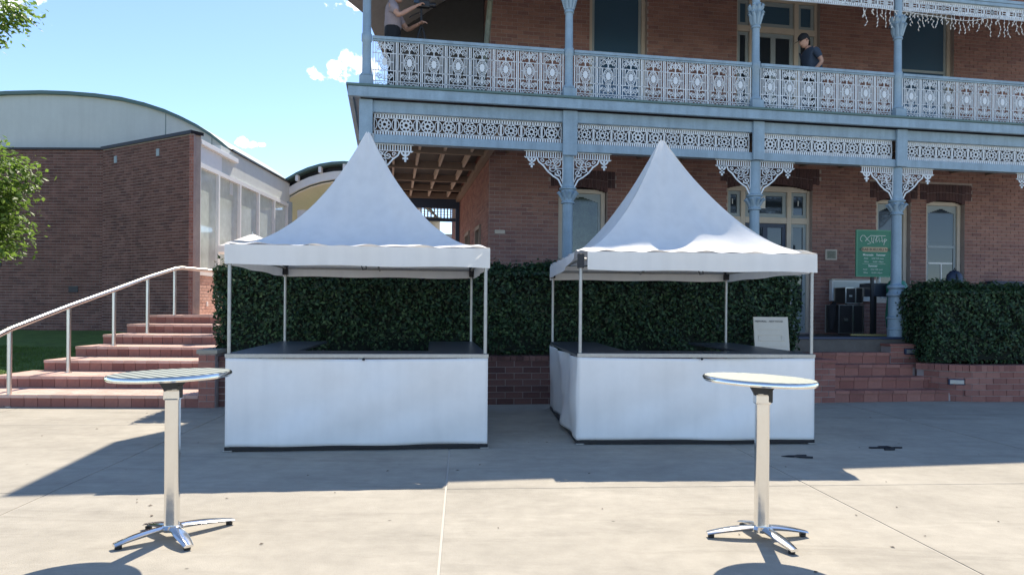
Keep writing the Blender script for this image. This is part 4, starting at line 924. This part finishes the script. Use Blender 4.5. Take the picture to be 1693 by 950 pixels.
# ------------------------------------------------------------------ stalls
def stall(label, x, y, ang, wd, dp, p, peak, peel, group):
    T = thing('market_stall', label, 'market stall', (x, y, 0), ang, group)
    ez0, ez1 = 2.09, 2.32; cx, cy = wd/2, dp/2
    # canopy: four fabric panels
    ov = .045
    for sde in range(4):
        m = MB(); nu, nv = 60, 44
        a = sde*PI/2
        for j in range(nv+1):
            r = 1-(j/nv)**1.35*.985
            for i in range(nu+1):
                s = -1+2*i/nu
                hx, hy = cx+ov, cy+ov
                lx, ly = (s*hx*r, -hy*r) if sde == 0 else ((hx*r, s*hy*r) if sde == 1 else ((-s*hx*r, hy*r) if sde == 2 else (-hx*r, -s*hy*r)))
                f = (1-r)**p
                z = ez1+(peak-ez1)*f
                sag = (1-s*s)*r*(1-r)*.30; z -= sag*(.5 if sde in (0, 2) else .35)
                edge = math.exp(-(1-r)/.055); wv = .5+.5*math.sin(s*4.1+x*2+sde); z += .022*math.exp(-((1-r-.035)/.03)**2)*wv + .016*math.exp(-(1-r)/.10)*math.sin(s*23+sde*2+(1-r)*30)*math.sin(s*7.1+1) + .045*math.exp(-((1-r-.07)/.05)**2)*max(0, math.sin(s*5.3+x*1.3))**4*(abs(s)>.25) + .022*r*(1-r)*4*math.sin(s*8.5+1.3*sde)*(1-s*s)
                z += .008*math.sin(s*5+j*.3)*(1-r)
                m.v.append((cx+lx-.06*(1-r), cy+ly, z))
        m.f = [(j*(nu+1)+i, j*(nu+1)+i+1, (j+1)*(nu+1)+i+1, (j+1)*(nu+1)+i) for j in range(nv) for i in range(nu)]; m.t = [0]*len(m.f)
        o = m.build('canopy_panel', 'canvas', T); o.data.polygons.foreach_set('use_smooth', [True]*len(o.data.polygons))
    # valance panels
    def val(P, Q, n=36, fz=None, name='valance'):
        m = MB(); d = (Vector(Q)-Vector(P)); L = d.length; d.normalize(); nrm = Vector((d.y, -d.x, 0))
        for j in range(9):
            for i in range(n+1):
                t = i/n; zz = 1-j/8; top_, bot_ = (ez1-.008, ez0) if fz is None else fz(t)
                q = Vector(P)+d*(L*t)+nrm*(.006*math.sin(t*L*9+x)*(1-zz)+.008*math.sin(t*L*3.3)*(1-zz)); z = bot_+(top_-bot_)*zz + (.006*math.sin(t*L*5+y) if j == 8 else 0)
                m.v.append((q.x, q.y, z))
        m.f = [(j*(n+1)+i, (j+1)*(n+1)+i, (j+1)*(n+1)+i+1, j*(n+1)+i+1) for j in range(8) for i in range(n)]; m.t = [0]*len(m.f)
        o = m.build(name, 'canvas', T); o.data.polygons.foreach_set('use_smooth', [True]*len(o.data.polygons)); return o
    e = ov
    val((-e+(.12 if peel else 0), -e, 0), (wd+e, -e, 0)); val((wd+e, -e, 0), (wd+e, dp+e, 0)); val((wd+e, dp+e, 0), (-e, dp+e, 0))
    if peel: val((-e, dp+e, 0), (-e-.02, -e+.14, 0), fz=lambda t: (ez1-.01, ez0+.03+.12*t**3))
    else: val((-e, dp+e, 0), (-e, -e, 0))
    # frame
    for nm, (px, py) in enumerate(((0, 0), (wd, 0), (0, dp), (wd, dp))):
        MB().tube([(px, py, .02), (px, py, 2.24)], .021, 12).build('pole', 'galv', T, smooth=True)
        MB().cbox((px, py, .01), (.1, .1, .012)).build('foot_plate', 'galv', T)
        MB().cbox((px, py, 2.20), (.075, .075, .17)).build('corner_bracket', 'hwood', T, bevel=.006)
    for a, b in (((0, 0), (wd, 0)), ((wd, 0), (wd, dp)), ((wd, dp), (0, dp)), ((0, dp), (0, 0))):
        MB().tube([(a[0], a[1], 2.22), (b[0], b[1], 2.22)], .018, 8).build('eave_rail', 'galv', T, smooth=True)
    MB().tube([(cx, 0, 2.2), (cx, cy, 2.45), (cx, dp, 2.2)], .016, 8).build('tension_bar', 'galv', T); MB().tube([(cx, cy, 2.45), (cx, cy, peak-.06)], .02, 8).build('centre_mast', 'galv', T)
    h = MB(); h.tube([(cx, -.01, 2.13), (cx+.03, -.01, 2.05), (cx+.07, -.01, 2.06), (cx+.06, -.01, 2.11)], .008, 6); h.build('hook', 'black', T)
    # skirts
    top_ = 1.045
    def skirt(P, Q, wr, name='skirt'):
        m = MB(); d = (Vector(Q)-Vector(P)); L = d.length; d.normalize(); nrm = Vector((d.y, -d.x, 0)); n = 60; nz = 26
        for j in range(nz+1):
            for i in range(n+1):
                t = i/n; zz = j/nz; s_ = t*L
                w1 = wr*1.5*(.010*math.sin(s_*2.1+zz*2.4+x)+.007*math.sin(s_*5.3-zz*3+1)+.006*math.sin((s_*.8+zz*1.7)*6+y)*zz)*math.sin(PI*min(1, max(0, t)))**.4
                if wr > 1.5: w1 += .018*max(0, math.sin(s_*6.0-zz*2.2+.5))**2*(1-.4*zz)*math.sin(PI*t)**.5
                droop = -.012*math.sin(PI*t)*1 if wr < 1.5 else -.02*math.sin(PI*t*1.0)
                q = Vector(P)+d*s_+nrm*w1; m.v.append((q.x, q.y, .055+(top_-.055+droop)*(1-zz)))
        m.f = [(j*(n+1)+i, (j+1)*(n+1)+i, (j+1)*(n+1)+i+1, j*(n+1)+i+1) for j in range(nz) for i in range(n)]; m.t = [0]*len(m.f)
        o = m.build(name, 'vinyl', T); o.data.polygons.foreach_set('use_smooth', [True]*len(o.data.polygons)); so_ = o.modifiers.new('s', 'SOLIDIFY'); so_.thickness = .002
        return o
    g_ = .03
    skirt((-g_, -g_, 0), (wd+g_, -g_, 0), 1.45); skirt((-g_, dp, 0), (-g_, -g_, 0), 2.2 if peel else 1.2); skirt((wd+g_, -g_, 0), (wd+g_, dp, 0), 1.2)
    for a, b in (((-.035, -.035), (wd+.035, .0)), ((-.035, .0), (-.0, dp)), ((wd, .0), (wd+.035, dp))):
        MB().box((a[0], a[1], .012), (b[0], b[1], .052)).build('base_rail', 'hwood', T)
        MB().box((a[0], a[1], top_+.002), (b[0], b[1], top_+.022)).build('top_rail', 'galv', T)
    # counter tops: U shape
    cz = 1.069
    MB().box((-.03, -.03, cz), (wd+.03, .50, cz+.028)).build('counter_top', 'counter', T, bevel=.006)
    MB().box((-.03, .502, cz), (.66, dp-.1, cz+.028)).build('counter_top', 'counter', T, bevel=.006)
    MB().box((wd-.66, .502, cz), (wd+.03, dp-.1, cz+.028)).build('counter_top', 'counter', T, bevel=.006)
    ed = MB(); ed.box((-.036, -.038, cz-.006), (wd+.036, -.031, cz+.022)); ed.build('counter_edge', 'galv', T)
    for q in (.3, wd*.5, wd-.3): MB().box((q-.025, .08, 0), (q+.025, .12, cz-.002)).build('counter_leg', 'galv', T)
    MB().lathe((cx+.05, -.05, 1.02), [(.012, 0), (.016, .012), (.006, .03)], 8).build('tie_toggle', 'black', T)
    return T
GR = 'white peaked stalls with counters'
stall('white peaked stall on the left, closed white skirt and intact front valance', -3.16, 7.98, R(6.4), 2.87, 3.05, 1.95, 4.03, False, GR)
stall('white peaked stall on the right, front-left corner of its canopy pulled off the bracket', .822, 8.58, R(3.2), 2.85, 2.95, 1.72, 4.06, True, GR)

# ------------------------------------------------------------------ bar tables
def table(label, x, y, rz, legs, r, tilt, hcol, group, sq):
    r *= (.405/.44 if sq == 0 else .395/.41)
    T = thing('bar_table', label, 'bar table', (x, y, 0), 0, group)
    tp = Matrix.Translation((-.02, 0, hcol+.10)) @ Matrix.Rotation(tilt[0], 4, 'Y') @ Matrix.Rotation(tilt[1], 4, 'X')
    m = MB(); m.T = tp; m.lathe((0, 0, 0), [(.05, -.030), (r-.05, -.028), (r-.012, -.024), (r, -.012), (r, .002), (r-.006, .010), (r-.014, .0115)], 64); m.build('table_rim', 'alu', T, smooth=True)
    m = MB(); m.T = tp; m.lathe((0, 0, 0), [(r-.016, .006), (r-.016, .0135)], 64); o = m.build('table_top', 'steeltop', T)
    m = MB(); m.T = Matrix.Rotation(rz, 4, 'Z'); m.prism([(-.10, hcol+.068), (.10, hcol+.068), (.06, hcol+.02), (.045, hcol-.03), (-.045, hcol-.03), (-.07, hcol+.02)], 1, -.04, .04); m.build('tilt_bracket', 'hwood', T, bevel=.006)
    m = MB(); m.T = Matrix.Rotation(rz, 4, 'Z'); m.box((.03, -.045, hcol-.06), (.065, -.012, hcol+.03)); m.build('tilt_lever', 'black', T, bevel=.006)
    m = MB(); n = 28; prof = []
    for (rr, z) in ((.05, .085), (.048, .10), (.047, .3), (.047, hcol-.02), (.047, hcol)): prof.append((rr, z))
    vs = []; fs = []
    for rr, z in prof:
        for k in range(n):
            a = 2*PI*k/n; c_, s_ = math.cos(a), math.sin(a); q = (abs(c_)**5+abs(s_)**5)**(-1/5); vs.append((rr*c_*q, rr*.85*s_*q, z))
    for i in range(len(prof)-1):
        for k in range(n): fs.append((i*n+k, i*n+(k+1) % n, (i+1)*n+(k+1) % n, (i+1)*n+k))
    m.T = Matrix.Rotation(rz*.5, 4, 'Z'); m.add(vs, fs); m.build('column', 'alu', T, smooth=True)
    m = MB(); m.T = Matrix.Rotation(rz*.5, 4, 'Z'); m.box((-.055, -.048, hcol-.075), (.055, .048, hcol-.001)); m.build('collar', 'alu', T, bevel=.012)
    m = MB(); m.lathe((0, 0, 0), [(.03, .045), (.075, .055), (.08, .075), (.06, .092)], 24); m.build('hub', 'alu', T, smooth=True)
    for (dx, dy) in legs:
        L = math.hypot(dx, dy); a = math.atan2(dy, dx); m = MB(); m.T = Matrix.Rotation(a, 4, 'Z'); N_ = 10; vs = []; fs = []
        for i in range(N_+1):
            t = i/N_; xx = .03+(L-.03)*t; zt = .090-.050*t**1.8; w_ = .036+.012*math.sin(PI*t)-.004*t; th = .030-.012*t
            for (yy, z) in ((-w_, zt-.010), (-w_*.6, zt), (w_*.6, zt), (w_, zt-.010), (w_*.8, zt-th), (-w_*.8, zt-th)): vs.append((xx, yy, z))
        for i in range(N_):
            for k in range(6): fs.append((i*6+k, i*6+(k+1) % 6, i*6+6+(k+1) % 6, i*6+6+k))
        fs += [tuple(reversed(range(6))), tuple(range(N_*6, N_*6+6))]
        m.add(vs, [tuple(reversed(f)) for f in fs]); m.build('foot_arm', 'alu', T, smooth=True)
        m = MB(); m.T = Matrix.Rotation(a, 4, 'Z'); m.lathe((L-.03, 0, 0), [(.022, .0), (.024, .02), (.02, .024)], 12); m.build('rubber_foot', 'black', T)
    return T
GT = 'round steel bar tables in front of the stalls'
table('round steel bar table in front of the left stall and stairs', -2.37, 5.0, R(20), [(-.26, -.27), (.30, .33), (.24, -.27), (-.28, .20)], .44, (R(-1.5), 0), 1.04, GT, 0)
table('round steel bar table in front of the right stall, near the pliers', 1.79, 5.09, R(-10), [(-.385, .01), (.345, .055), (.10, -.35), (-.05, .30)], .41, (R(2.0), 0), 1.03, GT, 1)
# pliers and clamp on the ground
pz = thing('pliers', 'black handled pliers lying open on the concrete behind the right table', 'pliers', (3.13, 7.92, .0), 0)
m = MB(); m.tube([(0, 0, .012), (.06, .025, .014), (.16, .03, .014)], [.008, .012, .011], 7); m.tube([(0, 0, .012), (.06, -.05, .014), (.19, -.075, .014)], [.008, .012, .011], 7); m.build('handles', 'black', pz)
m = MB(); m.tube([(.01, 0, .012), (-.05, .002, .012), (-.13, .0, .01)], [.018, .016, .004], 6, flat=.7); m.build('jaws', 'hwood', pz)
cl = thing('clamp', 'black metal bar clamp lying on the concrete right of the pliers', 'clamp', (4.44, 8.45, 0), 0)
m = MB(); m.tube([(-.20, 0, .012), (.20, .02, .012)], .010, 6); m.build('bar', 'hwood', cl)
m = MB(); m.tube([(-.08, 0, .014), (-.07, .04, .014), (.04, .05, .014), (.06, .01, .014), (.05, -.09, .012), (-.07, -.10, .012)], .013, 6); m.build('jaw', 'black', cl)

lf = MB()
for i in range(70):
    x, y = random.uniform(-6, 7), random.uniform(4.2, 11.0); a = random.uniform(0, PI); q = random.uniform(.008, .022)
    lf.add([(x+q*math.cos(a), y+q*math.sin(a), .004), (x-q*.5*math.sin(a), y+q*.5*math.cos(a), .010), (x-q*math.cos(a), y-q*math.sin(a), .004), (x+q*.5*math.sin(a), y-q*.5*math.cos(a), .006)], [(0, 1, 2, 3)])
o = lf.build('leaf_litter', 'bark'); tag(o, 'tiny dry leaf bits scattered over the concrete paving', 'leaf litter', kind='stuff')
# ------------------------------------------------------------------ people
def skinned(name, verts, edges, radii, m, parent, sub=2, root_=0):
    me = bpy.data.meshes.new(name); me.from_pydata(verts, edges, []); o = bpy.data.objects.new(name, me); COL.objects.link(o)
    md = o.modifiers.new('s', 'SKIN'); md.use_smooth_shade = True; sv = me.skin_vertices[0].data
    for i, r in enumerate(radii): sv[i].radius = (r if isinstance(r, tuple) else (r, r)); sv[i].use_root = (i == root_)
    su = o.modifiers.new('u', 'SUBSURF'); su.levels = sub; su.render_levels = sub
    dg = bpy.context.evaluated_depsgraph_get(); dg.update(); nm = bpy.data.meshes.new_from_object(o.evaluated_get(dg)); nm.name = name
    COL.objects.unlink(o); bpy.data.objects.remove(o); nm.materials.clear(); nm.materials.append(M[m]); nm.polygons.foreach_set('use_smooth', [True]*len(nm.polygons))
    return link(name, nm, parent)
def person(label, loc, rz, sc, larm, rarm, skin, shirt, trousers, hairm='hair', cap=False, lean=0., headdown=0., shirtz=.95, sleeve=.22, llegf=.0, rlegf=.0):
    """faces +x in local space; joints in metres for 1.75 m figure; arms: (elbow, hand)"""
    T = thing('person', label, 'person', loc, rz); q = lambda p: (p[0]*sc, p[1]*sc, p[2]*sc)
    lx = lambda z: lean*max(0, z-.95)
    V = [(0, 0, .95), (lx(1.15), 0, 1.15), (lx(1.35), 0, 1.35), (lx(1.46)+.01, 0, 1.47), (lx(1.52)+.02, 0, 1.53),
         (lx(1.42), .19, 1.42), larm[0], larm[1], (lx(1.42), -.19, 1.42), rarm[0], rarm[1],
         (0, .10, .88), (.02+llegf*.5, .11, .48), (llegf-.02, .11, .09), (llegf+.14, .12, .03), (0, -.10, .88), (.02+rlegf*.5, -.11, .48), (rlegf-.02, -.11, .09), (rlegf+.14, -.12, .03)]
    Ed = [(0, 1), (1, 2), (2, 3), (3, 4), (2, 5), (5, 6), (6, 7), (2, 8), (8, 9), (9, 10), (0, 11), (11, 12), (12, 13), (13, 14), (0, 15), (15, 16), (16, 17), (17, 18)]
    Rr = [(.10, .14), (.09, .125), (.095, .14), (.06, .07), (.055, .055), .062, .042, .028, .062, .042, .028, .085, .058, .04, .035, .085, .058, .04, .035]
    skinned('body', [q(p) for p in V], Ed, [(r[0]*sc, r[1]*sc) if isinstance(r, tuple) else r*sc for r in Rr], skin, T)
    # shirt
    def lerp(a, b, t): return tuple(a[i]+(b[i]-a[i])*t for i in range(3))
    ls, rs = V[5], V[8]; 
    sV = [(0, 0, shirtz-.07), V[1], V[2], (V[3][0], 0, 1.455), V[5], lerp(V[5], V[6], .75), V[8], lerp(V[8], V[9], .75)]
    skinned('shirt', [q(p) for p in sV], [(0, 1), (1, 2), (2, 3), (2, 4), (4, 5), (2, 6), (6, 7)], [(.145*sc, .19*sc), (.14*sc, .182*sc), (.145*sc, .20*sc), (.075*sc, .09*sc), .078*sc, .062*sc, .078*sc, .062*sc], shirt, T)
    tV = [(0, 0, shirtz+.10), (0, 0, .9), V[11], V[12], lerp(V[12], V[13], .95), V[15], V[16], lerp(V[16], V[17], .95)]
    skinned('trousers', [q(p) for p in tV], [(0, 1), (1, 2), (2, 3), (3, 4), (1, 5), (5, 6), (6, 7)], [(.135*sc, .178*sc), (.135*sc, .178*sc), .10*sc, .078*sc, .06*sc, .10*sc, .078*sc, .06*sc], trousers, T, root_=1)
    for s_, fx in ((1, llegf), (-1, rlegf)):
        MB().tube([q((fx-.09, s_*.115, .045)), q((fx+.02, s_*.115, .05)), q((fx+.16, s_*.125, .035))], [.045*sc, .05*sc, .038*sc], 10).build('shoe', 'blackcloth', T, smooth=True)
    # head
    hc = Vector((V[4][0]+.035+.03*headdown, 0, 1.63-.02*headdown)); HM = Matrix.Translation(hc*sc) @ Matrix.Rotation(headdown*.5, 4, 'Y') @ Matrix.Scale(sc, 4)
    m = MB(); m.T = HM
    prof = [(-.125, .012, .03), (-.115, .035, .025), (-.10, .05, .02), (-.075, .062, .012), (-.045, .070, .006), (-.015, .075, .0), (.015, .078, -.004), (.045, .080, -.008), (.075, .074, -.010), (.10, .056, -.010), (.118, .028, -.010), (.124, .006, -.010)]
    n = 20; vs = []; fs = []
    for z, r, ox in prof:
        for k in range(n):
            a = 2*PI*k/n; c_, s_ = math.cos(a), math.sin(a); rx = r*1.22; x_ = ox+rx*c_; y__ = r*.98*s_
            if c_ > .85 and -.05 < z < .02: x_ += .022*(1-abs(z+.02)/.05)*(c_-.85)/.15      # nose
            if c_ > .6 and .0 < z < .03 and .15 < abs(s_) < .6: x_ -= .008                      # eye sockets
            vs.append((x_, y__, z))
    for i in range(len(prof)-1):
        for k in range(n): fs.append((i*n+k, i*n+(k+1) % n, (i+1)*n+(k+1) % n, (i+1)*n+k))
    fs += [tuple(reversed(range(n))), tuple(range((len(prof)-1)*n, len(prof)*n))]; m.add(vs, fs)
    for s_ in (-1, 1): m.tube([(-.005, s_*.074, -.02), (-.012, s_*.088, .0), (-.008, s_*.082, .025)], [.010, .014, .009], 8)
    m.build('head', skin, T, smooth=True)
    m = MB(); m.T = HM
    for s_ in (-1, 1): m.tube([(.082, s_*.030, .012), (.088, s_*.030, .012)], .008, 8)
    m.tube([(.083, -.022, -.068), (.089, 0, -.070), (.083, .022, -.068)], .004, 6); m.build('face_detail', 'hair', T)
    m = MB(); m.T = HM; hp_ = [(.0, .083), (.03, .087), (.06, .086), (.09, .074), (.115, .048), (.134, .01)]
    vs = []; fs = []
    for z, r in hp_:
        for k in range(n): a = 2*PI*k/n; vs.append((-.014+r*1.22*math.cos(a)-(.03 if math.cos(a) > .3 and z < .05 and not cap else 0), r*1.02*math.sin(a), z+(.03 if math.cos(a) > .3 and not cap else (.02 if cap else 0))-(.04 if math.cos(a) < -.2 and z == 0 else 0)))
    for i in range(len(hp_)-1):
        for k in range(n): fs.append((i*n+k, i*n+(k+1) % n, (i+1)*n+(k+1) % n, (i+1)*n+k))
    fs.append(tuple(range((len(hp_)-1)*n, len(hp_)*n))); m.add(vs, fs)
    if cap:
        m.add([(.07, -.06, .045), (.07, .06, .045), (.17, .045, .03), (.185, 0, .028), (.17, -.045, .03), (.07, -.06, .053), (.07, .06, .053), (.17, .045, .038), (.185, 0, .036), (.17, -.045, .038)], [(0, 1, 2, 3, 4), (9, 8, 7, 6, 5), (1, 2, 7, 6), (2, 3, 8, 7), (3, 4, 9, 8), (4, 0, 5, 9)])
        o = m.build('cap', 'teenavy' if False else 'blackcloth', T, smooth=True)
        m2 = MB(); m2.T = HM; m2.cbox((.045, -.082, .07), (.03, .004, .02)); m2.build('cap_badge', 'whitep', o)
    else: m.build('hair', hairm, T, smooth=True)
    # hands
    for arm in (larm, rarm):
        e_, h_ = Vector(arm[0]), Vector(arm[1]); d = (h_-e_).normalized(); sd_ = d.cross(Vector((0, 0, 1))); sd_ = sd_.normalized() if sd_.length > .1 else Vector((1, 0, 0)); up = sd_.cross(d)
        b = h_; V2 = [b-d*.02, b+d*.05, b+d*.085]; E2 = [(0, 1), (1, 2)]; R2 = [(.026, .026), (.034, .020), (.036, .018)]
        for k, (o_, l_) in enumerate(((-.030, .070), (-.010, .080), (.010, .076), (.030, .060))):
            i0 = len(V2); V2 += [b+d*.10+sd_*o_, b+d*(.10+l_*.5)+sd_*o_-up*.012, b+d*(.10+l_*.8)+sd_*o_*.95-up*.04]; E2 += [(2, i0), (i0, i0+1), (i0+1, i0+2)]; R2 += [.010, .009, .008]
        i0 = len(V2); V2 += [b+d*.03+sd_*.035-up*.01, b+d*.07+sd_*.052-up*.025]; E2 += [(1, i0), (i0, i0+1)]; R2 += [.012, .010]
        skinned('hand', [q(p) for p in V2], E2, [(r[0]*sc, r[1]*sc) if isinstance(r, tuple) else (r*sc, r*sc) for r in R2], skin, T, sub=1)
    return T
# photographer behind tripod, upper left of the balcony
pw = hw(.45, .55, BF)
person('person in grey-pink shirt filming with a tripod camera at the balcony corner', pw, AB+R(-8), 1.2,
       ((.20, .24, 1.18), (.40, .03, 1.20)), ((.12, -.28, 1.20), (.36, -.10, 1.42)), 'skin', 'teegrey', 'blackcloth', shirtz=1.13)
tp = thing('tripod_camera', 'black video camera on a tripod held by the person at the balcony corner', 'camera', hw(.97, .50, BF), AB)
for a in (90, 210, 330): MB().tube([(0, 0, 1.45), (.42*math.cos(R(a)), .42*math.sin(R(a)), .01)], [.018, .012], 7).build('leg', 'black', tp)
MB().tube([(0, 0, 1.35), (0, 0, 1.72)], .02, 8).build('centre_post', 'black', tp); MB().tube([(0, 0, 1.66), (-.12, -.02, 1.60), (-.22, -.05, 1.52)], .012, 6).build('pan_handle', 'black', tp)
MB().cbox((.03, 0, 1.80), (.24, .11, .13)).build('camera_body', 'black', tp, bevel=.015); MB().tube([(.14, 0, 1.80), (.26, 0, 1.80)], [.045, .05], 14).build('lens', 'hwood', tp, smooth=True); MB().cbox((-.10, -.08, 1.82), (.09, .015, .07)).build('view_screen', 'glass', tp)
person('person in navy T-shirt and black cap looking down on the balcony', hw(9.03, .62, BF), AB+PI, 1.07,
       ((.02, .24, 1.16), (.16, .16, .98)), ((.04, -.24, 1.16), (.20, -.14, .98)), 'skin', 'teenavy', 'blackcloth', cap=True, lean=.30, headdown=.9)
person('person in orange shirt walking on the stairs behind the left stall', (-6.38, 16.55, 1.2), R(-70), 1.05,
       ((.0, .27, 1.14), (.02, .30, .88)), ((.0, -.29, 1.14), (-.02, -.335, .86)), 'darkskin', 'orange', 'strut', llegf=.12, rlegf=-.1)
ph = thing('pink_pouch', 'small pink pouch carried low by the person in the orange shirt', 'pouch', (-6.69, 16.4, 1.93), R(10)); MB().cbox((0, 0, 0), (.12, .05, .09)).build('pouch_body', 'pink', ph, bevel=.02)
